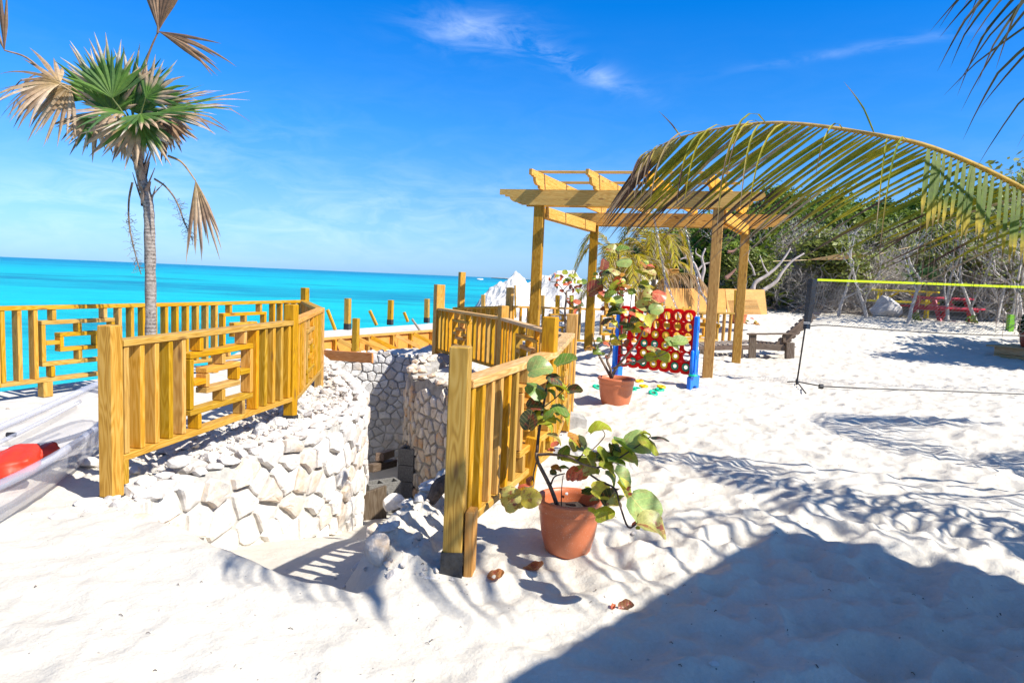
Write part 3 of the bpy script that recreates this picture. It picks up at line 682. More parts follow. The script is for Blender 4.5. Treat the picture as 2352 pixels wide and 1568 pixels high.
def chips(name, n, spot, smin, smax, m, label):
    """thousands of uncountable chips as one mesh"""
    base = []
    for k in range(4):
        r_ = random.Random(k); vs = [Vector((x*r_.uniform(.6, 1.2), y*r_.uniform(.6, 1.2), z*r_.uniform(.4, .9)))*0.5 for x, y, z in ((1,0,0),(-1,0,0),(0,1,0),(0,-1,0),(0,0,1),(0,0,-1),)]; base.append(vs)
    F = [(0,2,4),(2,1,4),(1,3,4),(3,0,4),(2,0,5),(1,2,5),(3,1,5),(0,3,5)]
    V = []; Fs = []
    xs = []; ys = []; zs = []
    for i in range(n): x, y, dz = spot(); xs.append(x); ys.append(y); zs.append(dz)
    hh = height(np.array(xs), np.array(ys))
    for i in range(n):
        s = smin*(smax/smin)**(random.random()**2.2); m3 = Matrix.Rotation(random.uniform(0, 6.3), 3, 'Z') @ Matrix.Rotation(random.uniform(-.6, .6), 3, 'X'); b = len(V)
        c = Vector((xs[i], ys[i], hh[i]+zs[i]+s*0.12))
        for v in random.choice(base): V.append(c+(m3 @ v)*s)
        Fs += [tuple(j+b for j in f) for f in F]
    o = mobj(name, V, Fs, m); tag(o, label, 'rubble', kind='stuff'); return o
def sp1(): x, y, o = rubble_spot(); return x, y, (0.055 if o < 0.3 else 0.0)
chips('rubble_chips', 5200, sp1, 0.012, 0.07, M_rubble, 'white limestone chips covering the ground beside the wall')
rl = smooth_path([Vector(p) for p in RIDGE], 0.05)
def sp2():
    q = random.choice(rl); return q.x+random.gauss(0.03, 0.14), q.y+random.gauss(0, 0.08), 0
chips('debris_chips', 900, sp2, 0.006, 0.04, M_rubble, 'grey white crumbs along the debris ridge')
def sp3():
    r_ = 1.2*(14/1.2)**random.random(); a = random.uniform(-0.75, 0.75); x, y = r_*math.sin(a), r_*math.cos(a)
    return x, y, 0
chips('sand_crumbs', 420, sp3, 0.004, 0.022, M_rubble, 'small pebbles and shells strewn on the sand')
def sp4():
    a = random.uniform(0, 6.3); r_ = abs(random.gauss(0, .11)); return A1[0]+0.1+r_*math.cos(a), A1[1]-0.05+r_*math.sin(a), 0
chips('post_foot_chips', 110, sp4, 0.01, 0.045, M_rubble, 'chips heaped round the foot of the left railing post')
# named rocks of the debris ridge beside the pit: (u, v, z, size, label)
for u, v, z, s, lab, k in ((872, 1262, 0.06, 0.17, 'largest white rock at the near tip of the debris ridge', (1, .75, 1.1)),
    (905, 1330, -0.01, 0.11, 'pale rock low on the ridge below the largest white rock', None), (940, 1190, 0.0, 0.16, 'bluish shaded rock halfway along the debris ridge', (1.4, .8, .6)),
    (955, 1262, 0.02, 0.10, 'small rock in the middle of the debris ridge', None), (1010, 1275, 0.02, 0.10, 'rock half buried just left of the front post', (1.3, 1, .5)),
    (985, 1330, 0.0, 0.06, 'flat stone in the sand left of the taped post foot', (1.6, 1, .4)), (862, 1225, 0.0, 0.13, 'upright white rock on the pit side of the ridge', (.8, .8, 1.2)),
    (1000, 1120, 0.02, 0.22, 'broad grey white rock under the driftwood', (1.5, 1, .6)), (905, 1155, -0.9, 0.28, 'tan boulder on the pit floor beside the cinder blocks', (1, .8, .8)),
    (935, 1160, -0.9, 0.2, 'second tan boulder at the foot of the round wall', (1.3, .8, .6)), (330, 1198, 0.0, 0.16, 'white flat rock at the buried near end of the curved wall', (1.3, 1, .5)), (405, 1228, -0.02, 0.13, 'second white rock half sunk in sand before the curved wall', (1.2, 1, .6)),
    (1190, 1150, 0.02, 0.07, 'grey stone under the railing left of the big pot', None),
    (1395, 930, 0.01, 0.05, 'pebble in the shade left of the second terracotta pot', (1.5, 1, .5)), (1640, 1520, 0.0, 0.035, 'white shell piece in the big shadow at the bottom', (1.2, 1, .5)),
    (1455, 1225, 0.0, 0.03, 'white chip on the sand right of the big pot', (1, 1, .8)), (1228, 885, 0.0, 0.05, 'pale stone between the rails', None)):
    g = gp(u, v, z); place_rock(random.choice(RW), (g.x, g.y, z), s, 'rock', lab, 'rock', sq=k)
for i in range(46):
    q = random.choice(rl[:int(len(rl)*.55)]); x, y = q.x+random.gauss(-0.03, .09), q.y+random.gauss(0, .05); s = random.choice((.03, .045, .06, .09)); place_rock(random.choice(RV), (x, y, hz(x, y)+.005), s, 'debris_stone', '%s grey white stone on the debris ridge %s' % ('small' if s < .05 else 'larger', 'near the tip' if y < 3.35 else 'in the middle' if y < 3.9 else 'towards the driftwood'), 'stone', 'stones of the debris ridge')
# driftwood
g0, g1 = gp(968, 1172, 0.06), gp(1060, 1085, 0.28)
pts = [g0.lerp(g1, t)+Vector((0.012*math.sin(t*9), 0.01*math.cos(t*7), 0.03*math.sin(t*3.1))) for t in np.linspace(0, 1, 12)]
vs, fs, _ = tube(pts, [0.018+0.022*math.sin(min(1, t*1.6)*1.6)+random.uniform(-.006, .006) for t in np.linspace(0, 1, 12)], 9)
M_bark = simple('dark_driftwood', (0.075, 0.055, 0.045), 0.9, 45, 0.6, 1.0)
tag(mobj('driftwood', vs, fs, M_bark), 'dark rotting driftwood log poking from the sand behind the front post', 'driftwood')
# ------------------------------------------------------------------ cinder blocks and shoring in the pit
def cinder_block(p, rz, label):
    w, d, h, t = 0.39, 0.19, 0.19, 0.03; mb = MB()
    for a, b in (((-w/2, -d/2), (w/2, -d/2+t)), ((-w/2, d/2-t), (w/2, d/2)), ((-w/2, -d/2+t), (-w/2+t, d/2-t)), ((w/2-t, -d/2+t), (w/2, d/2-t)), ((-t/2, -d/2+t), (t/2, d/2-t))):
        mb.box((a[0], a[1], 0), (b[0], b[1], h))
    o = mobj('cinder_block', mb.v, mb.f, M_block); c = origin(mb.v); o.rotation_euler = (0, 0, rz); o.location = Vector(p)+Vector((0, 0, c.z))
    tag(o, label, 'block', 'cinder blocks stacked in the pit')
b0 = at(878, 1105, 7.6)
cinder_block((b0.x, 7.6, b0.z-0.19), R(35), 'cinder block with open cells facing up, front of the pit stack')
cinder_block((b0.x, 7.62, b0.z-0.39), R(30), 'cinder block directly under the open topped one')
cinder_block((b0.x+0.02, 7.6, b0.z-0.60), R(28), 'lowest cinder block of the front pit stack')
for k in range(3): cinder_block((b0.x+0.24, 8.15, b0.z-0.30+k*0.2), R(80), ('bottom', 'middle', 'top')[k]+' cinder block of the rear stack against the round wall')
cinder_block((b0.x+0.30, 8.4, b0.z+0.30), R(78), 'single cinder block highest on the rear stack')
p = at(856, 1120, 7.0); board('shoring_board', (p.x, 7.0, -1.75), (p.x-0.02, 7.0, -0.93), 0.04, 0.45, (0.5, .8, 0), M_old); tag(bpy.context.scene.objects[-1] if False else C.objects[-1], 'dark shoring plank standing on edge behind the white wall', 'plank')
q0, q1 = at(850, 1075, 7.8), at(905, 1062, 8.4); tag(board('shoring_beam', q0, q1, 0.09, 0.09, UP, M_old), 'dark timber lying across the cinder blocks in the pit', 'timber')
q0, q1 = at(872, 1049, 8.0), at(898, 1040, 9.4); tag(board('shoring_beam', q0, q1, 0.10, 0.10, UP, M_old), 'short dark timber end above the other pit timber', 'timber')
# ------------------------------------------------------------------ slab below the back railing and sea wall formwork
def slab(name, pts, z0, z1, m, label, cat):
    n = len(pts); vs = [(x, y, z0) for x, y in pts]+[(x, y, z1) for x, y in pts]
    fs = [tuple(range(n-1, -1, -1)), tuple(range(n, 2*n))]+[(i, (i+1) % n, n+(i+1) % n, n+i) for i in range(n)]
    return tag(mobj(name, vs, fs, m), label, cat)
dC = seg_frame((-6.4, 1.3), (-4.52, 5.95))[0]; nC = Vector((dC.y, -dC.x, 0)); a = Vector((-6.4, 1.3, 0)); b_ = Vector((-4.52, 5.95, 0)); c_ = Vector((*C2, 0)); e_ = Vector((-2.96, 9.95, 0))
nC2 = Vector((0.9, -0.4, 0)).normalized()
slab('sea_wall_slab', [((a-nC*0.55).x, (a-nC*0.55).y), ((a+nC*0.42).x, (a+nC*0.42).y), ((b_+nC*0.42).x, (b_+nC*0.42).y), ((c_+nC2*0.35).x, (c_+nC2*0.35).y), ((e_+nC2*0.3).x, (e_+nC2*0.3).y), ((e_-nC2*0.55).x, (e_-nC2*0.55).y), ((b_-nC*0.55).x, (b_-nC*0.55).y)], -2.2, 0.055, M_conc, 'pale concrete slab edge under the back railing at the left', 'slab')
for i in range(14):
    t = random.random(); q = a.lerp(b_, 0.72+0.28*t)+nC*random.uniform(0.05, .38); place_rock(random.choice(RV), (q.x, q.y, 0.06), random.uniform(.04, .09), 'slab_stone', 'small stone on the slab beneath the left back railing', 'stone', 'stones on the slab')
ZT = 0.12
f0, f1, k1, k0 = gp(722, 779, ZT), gp(1010, 757, ZT), gp(1010, 741.5, ZT), gp(722, 761.5, ZT)
ext = (f0-f1)*0.4
slab('sea_wall_top', [((f0+ext).x, (f0+ext).y), (f1.x, f1.y), (k1.x, k1.y), ((k0+ext).x, (k0+ext).y)], -3.6, ZT, M_conc, 'fresh concrete sea wall top behind the orange formwork', 'sea wall')
fr = empty('formwork', ((f0.x+f1.x)/2, (f0.y+f1.y)/2, 0), 'orange plywood formwork braced with timber along the sea wall', 'formwork')
fd_ = (f1-f0).normalized(); fn = Vector((fd_.y, -fd_.x, 0))
if fn.y > 0: fn = -fn
Lf = (f1-f0).length
for i in range(-1, 4):
    t0, t1 = i*Lf/3.3, min((i+1)*Lf/3.3, Lf)-0.006
    if t1 <= t0: continue
    board('plywood_sheet', f0+fd_*t0+fn*0.012-UP*0.26, f0+fd_*t1+fn*0.012-UP*0.26, 0.018, 0.50, UP, M_ply, fr, bev=0)
board('wale', f0-fd_*1.2+fn*0.05-UP*0.0, f1+fn*0.05, 0.04, 0.05, UP, M_ply2, fr)
for u in (762, 806, 838, 895, 937, 985):
    g = gp(u, 779-(u-722)*22/288.0, ZT); g = f0+fd_*((g-f0).dot(fd_))
    board('stud', g+fn*0.075-UP*0.42, g+fn*0.075-UP*0.02, 0.04, 0.08, fn, M_post, fr)
    if u != 762 or True:
        b0_ = g+fn*0.10-UP*0.03+fd_*0.06; b1_ = g+fn*0.60+fd_*0.55-UP*0.36; board('brace', b0_, b1_, 0.04, 0.08, UP, M_wood, fr)
tag(board('board', gp(724, 813, -0.02)+UP*0.0, gp(856, 822, 0.02), 0.04, 0.16, UP, M_orange), 'orange plank on edge on the rubble below the formwork', 'board')
def stick(u0_, v0_, u1_, v1_, y, w, m, name, lab, cat='post', wrap=False, y1=None, group=None):
    o = board(name, at(u0_, v0_, y), at(u1_, v1_, y1 or y), w, w, Vector((0.3, 1, 0)), m); tag(o, lab, cat, group)
    if wrap:
        p = at(u0_, v0_, y); c = board('plastic_wrap', p, p+UP*0.13, w+0.012, w+0.012, Vector((0.3, 1, 0)), M_wrap); c.parent = o; c.matrix_parent_inverse = Matrix.Identity(4)
        mw = Matrix.LocRotScale(o.location, o.rotation_quaternion, None).inverted() @ Matrix.LocRotScale(c.location, c.rotation_quaternion, None); c.location, c.rotation_quaternion, _ = mw.decompose()
stick(798, 757, 799, 685, gp(798, 757, ZT).y, 0.11, M_post, 'post', 'upright timber post with black foot, first on the sea wall slab', wrap=True)
stick(896, 746, 898, 689, gp(896, 746, ZT).y, 0.11, M_post, 'post', 'upright timber post, middle one on the sea wall slab', wrap=True)
stick(980, 741, 981, 686, gp(980, 742, ZT).y, 0.11, M_post, 'post', 'upright timber post nearest the tall brown posts on the slab', wrap=True)
stick(816, 806, 818, 731, 12.0, 0.10, M_post, 'post', 'timber post standing in front of the orange formwork', 'post')
stick(770, 758, 752, 711, gp(770, 758, ZT).y, 0.055, M_wood, 'stick', 'leaning stick left of the first slab post', 'stick')
stick(865, 747, 849, 713, gp(865, 747, ZT).y, 0.06, M_wood, 'stick', 'leaning stick between the first and middle slab posts', 'stick')
stick(937, 739, 928, 717, gp(937, 739, ZT).y, 0.06, M_wood, 'stick', 'short leaning stick right of the middle slab post', 'stick')
stick(977, 777, 946, 732, 15.0, 0.04, M_grey, 'stick', 'thin grey stick leaning on the formwork', 'stick')
stick(1110, 705, 1110, 677, 20, 0.10, M_post, 'post', 'short distant post just left of the spoil heap', 'post')
stick(1172, 706, 1170, 660, 17, 0.13, M_post, 'post', 'stout post above the far railing before the spoil heap', 'post')
stick(1184, 730, 1183, 655, 17.5, 0.035, M_post, 'stake', 'thin stake in front of the pointed spoil heap', 'stake')
for u in (1245, 1280, 1312, 1392, 1462): stick(u, 722, u+1, 678, 17.5, 0.10, M_post, 'post', 'timber post standing at %s beyond the far railing' % {1245: 'the left of the heap', 1280: 'the middle of the heap', 1312: 'the right foot of the heap', 1392: 'the pale ground left of the game', 1462: 'the ground behind the sea grape'}[u], 'post')
# ------------------------------------------------------------------ spoil heaps
def heap(cx, cy, rx, ry, h, label, seed, peaks, rz=0):
    n = 90; vs = []; fs = []
    X, Y = np.meshgrid(np.linspace(-1.15, 1.15, n), np.linspace(-1.15, 1.15, n)); x = X*rx; y = Y*ry
    z = np.zeros_like(x)
    for px, py, ph, pr in peaks: z = np.maximum(z, ph*np.clip(1-np.sqrt(((X-px)/pr)**2+((Y-py)/pr)**2), 0, 1)**0.95)
    z = h*z; f = sm(0, 0.2, z)
    z += f*(0.20*fbm(x*1.1+seed, y*1.1, 5, seed, 0.55)*h**0.5+0.035*fbm(x*4, y*4, 3, seed+3))
    co, si = math.cos(rz), math.sin(rz); wx = cx+x*co-y*si; wy = cy+x*si+y*co
    gz = height(wx, wy, False); z = np.where(z > 0.01, z+gz-0.03, gz-0.25)
    z = np.maximum(z, -3.2)
    vs = np.stack([wx, wy, z], -1).reshape(-1, 3).tolist()
    for i in range(n-1):
        for j in range(n-1): fs.append((i*n+j, i*n+j+1, (i+1)*n+j+1, (i+1)*n+j))
    return tag(mobj('spoil_heap', vs, fs, M_rubble, smooth=False), label, 'heap')
p1_, p2_ = at(1183, 645, 21.5), at(1300, 627, 25)
heap(p1_.x, 21.5, 1.75, 2.0, 1.55, 'pointed white spoil heap by the water left of the pergola post', 2, [(0, 0, 1, 1.0)])
heap(p2_.x+0.6, 25, 4.2, 3.0, 1.75, 'broad white spoil heap behind the pergola', 7, [(-0.22, 0, 1.0, 0.72), (0.30, -.1, 0.80, 0.7), (-.55, .1, .62, .6), (.05, -.3, .85, .6), (.62, 0, .55, .5)])
heap(-1.75, 12.5, 0.95, 0.7, 0.30, 'low mound of white rubble in front of the formwork', 12, [(0.3, 0, 1, 0.9), (-.3, 0, .6, .8)], R(35))
# ------------------------------------------------------------------ clear kayak
def kayak():
    m, t, b = mat('clear_polycarbonate'); t.nodes.remove(b)
    lw = t.nodes.new('ShaderNodeLayerWeight'); lw.inputs[0].default_value = 0.35
    tr = t.nodes.new('ShaderNodeBsdfTransparent'); tr.inputs[0].default_value = (0.93, 0.94, 0.96, 1)
    gl = t.nodes.new('ShaderNodeBsdfPrincipled'); gl.inputs['Base Color'].default_value = (0.50, 0.49, 0.52, 1); gl.inputs['Roughness'].default_value = 0.12
    mx = t.nodes.new('ShaderNodeMixShader'); sc = noise_n(t, 30, 5, 0.7, coords(t))
    f = math_(t, 'ADD', math_(t, 'MULTIPLY', lw.outputs['Facing'], 0.55), math_(t, 'MULTIPLY', sc, 0.30)); f = math_(t, 'MINIMUM', f, 0.9)
    L(t, f, mx.inputs[0]); L(t, tr.outputs[0], mx.inputs[1]); L(t, gl.outputs[0], mx.inputs[2]); L(t, mx.outputs[0], t.nodes['Material Output'].inputs[0])
    Mt, t2, b2 = mat('clear_tube'); b2.inputs['Base Color'].default_value = (0.45, 0.47, 0.55, 1); b2.inputs['Roughness'].default_value = 0.15; b2.inputs['Alpha'].default_value = 0.42
    root = empty('kayak', (-3.1, 4.0, 0), 'clear see-through kayak lying on the sand left of the railing', 'kayak')
    c0 = Vector((-2.41, 1.95, -0.01)); c1 = Vector((-3.20, 5.45, 0.0)); ax = (c1-c0).normalized(); sd = Vector((ax.y, -ax.x, 0)); Ln = (c1-c0).length
    ns, nc = 40, 12; vs = []; fs = []; gun = {1: [], -1: []}; mid = []
    for i in range(ns+1):
        t_ = i/ns; w = 0.29*math.sin(math.pi*t_)**0.55*(1 if 0 < t_ < 1 else 0)+0.012; h = 0.27+0.07*(2*t_-1)**2; c = c0+ax*(t_*Ln)+UP*(0.06*(2*t_-1)**4)
        for k in range(nc+1):
            a_ = math.pi*k/nc; x_ = -math.cos(a_); z_ = h*(1-math.sin(a_)**0.7); vs.append(c+sd*(w*(abs(x_)**0.75)*(1 if x_ > 0 else -1))+UP*z_)
        gun[-1].append(vs[-nc-1]); gun[1].append(vs[-1])
        if i: b_0 = (i-1)*(nc+1); fs += [(b_0+k, b_0+k+1, b_0+nc+2+k, b_0+nc+1+k) for k in range(nc)]
    mobj('hull', vs, fs, m, root, smooth=True)
    for s_ in (1, -1): v_, f_, _ = tube(gun[s_], 0.026, 8); mobj('gunwale_tube', v_, f_, Mt, root, smooth=True)
    ins_ = [g.lerp(c0+ax*(i/ns*Ln)+UP*g.z, 0.28)-UP*0.05 for i, g in enumerate(gun[-1])][4:37]; v_, f_, _ = tube(ins_, 0.014, 8); mobj('seat_rail', v_, f_, Mt, root, smooth=True)
    for i in (12, 17, 22, 27): 
        v_, f_, _ = tube([ins_[i-4], ins_[i-4]+sd*-0.05], 0.016, 8); mobj('rail_cap', v_, f_, M_black, root)
    i = 14; v_, f_, _ = tube([gun[-1][22].lerp(gun[1][26], t_)-UP*(0.06*math.sin(math.pi*t_)) for t_ in np.linspace(0.02, .98, 12)], 0.016, 8); mobj('cross_tube', v_, f_, Mt, root, smooth=True)
    return c0, ax, sd
kc0, kax, ksd = kayak()
def cushion(c, sx, sy, sz, rz, m, name, label, cat, seed=0):
    bm = bmesh.new(); bmesh.ops.create_cube(bm, size=1); bmesh.ops.subdivide_edges(bm, edges=bm.edges[:], cuts=7, use_grid_fill=True)
    for v in bm.verts:
        p = v.co*2; l = max(abs(p.x), abs(p.y), abs(p.z)); q = p.normalized()*l; v.co = p.lerp(q, 0.55)*0.5
        v.co += v.co*0.22*mnoise.noise(v.co*3+Vector((seed, 0, 0)))
    for v in bm.verts: v.co = Vector((v.co.x*sx, v.co.y*sy, v.co.z*sz))
    me = bpy.data.meshes.new(name); bm.to_mesh(me); bm.free(); me.materials.append(m); me.polygons.foreach_set('use_smooth', [True]*len(me.polygons))
    o = link(name, me, None, c); o.rotation_euler = rz; return tag(o, label, cat)
M_red = simple('red_orange_vinyl', (0.62, 0.035, 0.008), 0.55, 20, 0.2, 0.3)
cushion((-2.86, 3.86, 0.16), 0.26, 0.34, 0.13, (R(8), R(-12), R(25)), M_red, 'life_vest', 'red orange padded life vest lying in the clear kayak', 'life vest', 1)
cushion((-2.84, 4.06, 0.17), 0.18, 0.20, 0.08, (R(-14), R(-20), R(60)), M_red, 'life_vest', 'second red orange pad folded behind the life vest', 'life vest', 5)
# ------------------------------------------------------------------ giant four in a row game
M_gred = simple('red_plastic', (0.80, 0.008, 0.008), 0.35); M_gblue = simple('blue_plastic', (0.0, 0.16, 0.72), 0.4)
def see_through(m, k):
    t = m.node_tree; b = t.nodes['Principled BSDF']; tr = t.nodes.new('ShaderNodeBsdfTranslucent'); tr.inputs[0].default_value = b.inputs['Base Color'].default_value; mx = t.nodes.new('ShaderNodeMixShader'); mx.inputs[0].default_value = k; L(t, b.outputs[0], mx.inputs[1]); L(t, tr.outputs[0], mx.inputs[2]); L(t, mx.outputs[0], t.nodes['Material Output'].inputs[0])
see_through(M_gred, .68)
M_gyel = simple('yellow_plastic', (0.78, 0.46, 0.0), 0.4); M_ggrn = simple('green_plastic', (0.0, 0.25, 0.13), 0.4); M_ggrn2 = simple('bright_green_plastic', (0.0, 0.42, 0.24), 0.4)
def game():
    fR = gp(1594, 893, 0.0); fL = gp(1411, 868, 0.0)
    d = Vector((fR.x-fL.x, fR.y-fL.y, 0)); Lb = d.length; d.normalize(); n = Vector((d.y, -d.x, 0))   # n faces the camera side
    root = empty('four_in_a_row_game', (fL.x, fL.y, 0), 'giant red and blue four in a row game standing on the sand', 'lawn game')
    o0 = Vector((fL.x, fL.y, 0))
    cw, ch, cols, rows, rad, zb, th = (Lb-0.10)/7, 0.133, 7, 6, 0.058, 0.178, 0.045
    P = lambda s, z, h=0: o0+d*s+UP*z+n*h
    vs = []; fs = []
    K = 24
    def cell(cx, cz, bot, top):
        b = len(vs); ring = []; outer = []
        for k in range(K):
            a = 2*math.pi*(k+0.5)/K; c_, s_ = math.cos(a), math.sin(a); ring.append((cx+rad*c_, cz+rad*s_))
            m_ = 1/max(abs(c_)/(cw/2), abs(s_)/(ch/2)); ox, oz = c_*m_, s_*m_
            if top and s_ > 0 : oz = oz if abs(oz) < ch/2-1e-6 else ch/2+0.030*math.sqrt(max(0, 1-(ox/(cw/2))**2))
            if bot and s_ < 0 : oz = oz if abs(oz) < ch/2-1e-6 else -ch/2-0.030*math.sqrt(max(0, 1-(ox/(cw/2))**2))
            outer.append((cx+ox, cz+oz))
        for h in (th/2, -th/2):
            for (x, z) in ring: vs.append(P(x, z, h))
            for (x, z) in outer: vs.append(P(x, z, h))
        for k in range(K):
            k2 = (k+1) % K
            fs.append((b+k, b+k2, b+K+k2, b+K+k)); fs.append((b+2*K+k, b+3*K+k, b+3*K+k2, b+2*K+k2)); fs.append((b+k, b+2*K+k, b+2*K+k2, b+k2))
            if (top and outer[k][1] > cz+ch/2-1e-4) or (bot and outer[k][1] < cz-ch/2+1e-4): fs.append((b+K+k, b+K+k2, b+3*K+k2, b+3*K+k))
    cen = {}
    for r_ in range(rows):
        for c_ in range(cols):
            cx, cz = 0.05+cw*(c_+0.5), zb+0.03+ch*(rows-1-r_+0.5); cen[(r_, c_)] = (cx, cz); cell(cx, cz, r_ == rows-1, r_ == 0)
    mobj('board', vs, fs, M_gred, root)
    mb = MB()
    for c_ in range(1, cols):
        x = 0.05+cw*c_; 
        for k in range(rows):
            z = zb+0.05+ch*k
            q = [P(x-0.005, z, th/2), P(x+0.005, z, th/2), P(x+0.005, z+ch*0.62, th/2), P(x-0.005, z+ch*0.62, th/2)]; mb.add(q+[v+n*0.009 for v in q], BOXF)
    q = [P(0.05, zb+0.03+3*ch-0.004, th/2), P(Lb-0.05, zb+0.03+3*ch-0.004, th/2), P(Lb-0.05, zb+0.03+3*ch+0.006, th/2), P(0.05, zb+0.03+3*ch+0.006, th/2)]; mb.add(q+[v+n*0.010 for v in q], BOXF)
    rb = mb.build('rib', M_gred, root); rb['kind'] = 'stuff'
    # rims round each hole (raised)
    mb = MB()
    for (cx, cz) in cen.values(): mb.tube([P(cx+rad*1.06*math.cos(a), cz+rad*1.06*math.sin(a), th/2) for a in np.linspace(0, 2*math.pi, 21)], 0.006, 5, cap=False)
    rb = mb.build('hole_rim', M_gred, root, smooth=True); rb['kind'] = 'stuff'
    def torus_disc(c, ax, R_, r_, m, name, label, tz=0.6):
        K1, K2 = 26, 8; ax = ax.normalized(); e1 = ax.orthogonal().normalized(); e2 = ax.cross(e1); v_ = []; f_ = []
        for i in range(K1):
            a = 2*math.pi*i/K1; e = e1*math.cos(a)+e2*math.sin(a)
            for j in range(K2): b_ = 2*math.pi*j/K2; v_.append(Vector(c)+e*(R_+r_*math.cos(b_))+ax*(r_*tz*math.sin(b_)*1.3))
        for i in range(K1):
            for j in range(K2): i2, j2 = (i+1) % K1, (j+1) % K2; f_.append((i*K2+j, i2*K2+j, i2*K2+j2, i*K2+j2))
        o = mobj(name, v_, f_, m, None, smooth=True); return tag(o, label, 'game disc', 'ring discs of the game')
    fill = {(1, 2): 'y', (2, 2): 'y', (2, 3): 'y', (2, 4): 'y', (3, 2): 'g', (3, 3): 'g', (3, 4): 'y', (4, 2): 'y', (4, 3): 'g', (4, 4): 'y', (4, 5): 'y', (5, 1): 'g', (5, 2): 'g', (5, 3): 'y', (5, 4): 'y', (5, 5): 'g', (5, 6): 'g'}
    nm = ('top', 'second', 'third', 'fourth', 'fifth', 'bottom'); cn = ('first', 'second', 'third', 'fourth', 'fifth', 'sixth', 'seventh')
    for (r_, c_), k in fill.items():
        cx, cz = cen[(r_, c_)]; torus_disc(P(cx, cz, 0.012), n, 0.041, 0.0155, M_gyel if k == 'y' else M_ggrn, 'ring_disc', '%s ring disc in the %s row, %s column from the left' % ('yellow' if k == 'y' else 'green', nm[r_], cn[c_]))
    # stands
    for s0, nm_ in ((0.02, 'l'), (Lb-0.02, 'r')):
        outl = [(-0.15, 0), (-0.155, 0.19), (-0.13, 0.205), (-0.09, 0.205), (-0.09, 0.27), (-0.038, 0.235), (-0.038, 0.97), (-0.026, 0.985), (0.026, 0.985), (0.038, 0.97), (0.038, 0.235), (0.09, 0.27), (0.09, 0.205), (0.13, 0.205), (0.155, 0.19), (0.15, 0), (0.09, 0), (0.06, 0.055), (0, 0.07), (-0.06, 0.055), (-0.09, 0)]
        v_ = [P(s0+q_*0.026, z-0.03, h) for q_ in (-1, 1) for (h, z) in outl]; k = len(outl)
        f_ = [tuple(range(k)), tuple(range(2*k-1, k-1, -1))]+[(i, k+i, k+(i+1) % k, (i+1) % k) for i in range(k)]
        me = pmesh('stand', v_, f_, M_gblue); bm = bmesh.new(); bm.from_mesh(me); bmesh.ops.recalc_face_normals(bm, faces=bm.faces[:]); bmesh.ops.bevel(bm, geom=[e for e in bm.edges if len(e.link_faces) == 2 and any(len(f.verts) > 8 for f in e.link_faces)], offset=0.006, segments=2, affect='EDGES'); bmesh.ops.triangulate(bm, faces=[f for f in bm.faces if len(f.verts) > 4])
        for v in bm.verts: v.co -= o0
        bm.to_mesh(me); bm.free(); st_ = link('stand', me, root, o0)
        for h in (-0.082, 0.082):
            v_, f_, _ = tube([P(s0, 0.19, h), P(s0, 0.50, h), P(s0, 0.515, h)], [0.024, 0.024, 0.012], 12); mobj('disc_holder', v_, f_, M_gblue, root, smooth=True)
        for z in (0.80, 0.42):
            e = 0.0265; q = [P(s0+e, z+a, h) for h, a in ((-.008, -.03), (.008, -.03), (.008, .03), (-.008, .03))]; v_ = q+[w+d*0.002 for w in q]
            mobj('slot', v_, BOXF, M_black, root)
        q = P(s0+0.0265, 0.185, 0.0); v_ = [q+n*(0.012*math.cos(a))*1.0+UP*(0.018*math.sin(a)) for a in np.linspace(0, 2*math.pi, 13)[:-1]]; mobj('maker_badge', v_+[w+d*0.003 for w in v_], [tuple(range(12)), tuple(range(23, 11, -1))]+[(i, 12+i, 12+(i+1) % 12, (i+1) % 12) for i in range(12)], simple('pink_badge', (0.7, 0.05, 0.08), 0.4), root)
    # discs lying about
    Y, G_ = M_gyel, M_ggrn2
    k = 1/3.136*0.5742
    for zx, zy, m, z, tl, lab in ((1118, 1038, Y, .015, 0.15, 'yellow ring disc on the sand directly behind the second pot'), (1172, 1117, Y, .015, 0.1, 'yellow ring disc lying between the pot and the green pile'),
        (1082, 1128, G_, .02, 0.1, 'green ring disc on the sand right of the second pot'), (1030, 1155, G_, .012, 0.2, 'green ring disc half hidden by the second pot'),
        (1340, 1148, G_, .02, 0.12, 'upper green ring disc of the little pile'), (1375, 1135, G_, .03, 0.2, 'green ring disc under the yellow one in the pile'), (1395, 1100, Y, .055, 0.15, 'yellow ring disc on top of the little pile'),
        (1293, 1185, G_, .02, 0.5, 'tilted green ring disc at the front of the pile'), (588, 1125, G_, .012, 0.3, 'green ring disc on the sand left of the second pot')):
        g = gp(2200*0.5742+zx*k, 1200*0.5742+zy*k, z); g.z = max(z, hz(g.x, g.y)+z)
        torus_disc(g, Vector((random.uniform(-1, 1)*tl, -tl, 1)), 0.043, 0.018, m, 'ring_disc', lab)
    torus_disc(P(Lb-0.02, 0.19, 0.095)*1.0+d*0.03, Vector((0, 0, 1)), 0.043, 0.018, G_, 'ring_disc', 'green ring disc threaded on the right stand peg')
game()
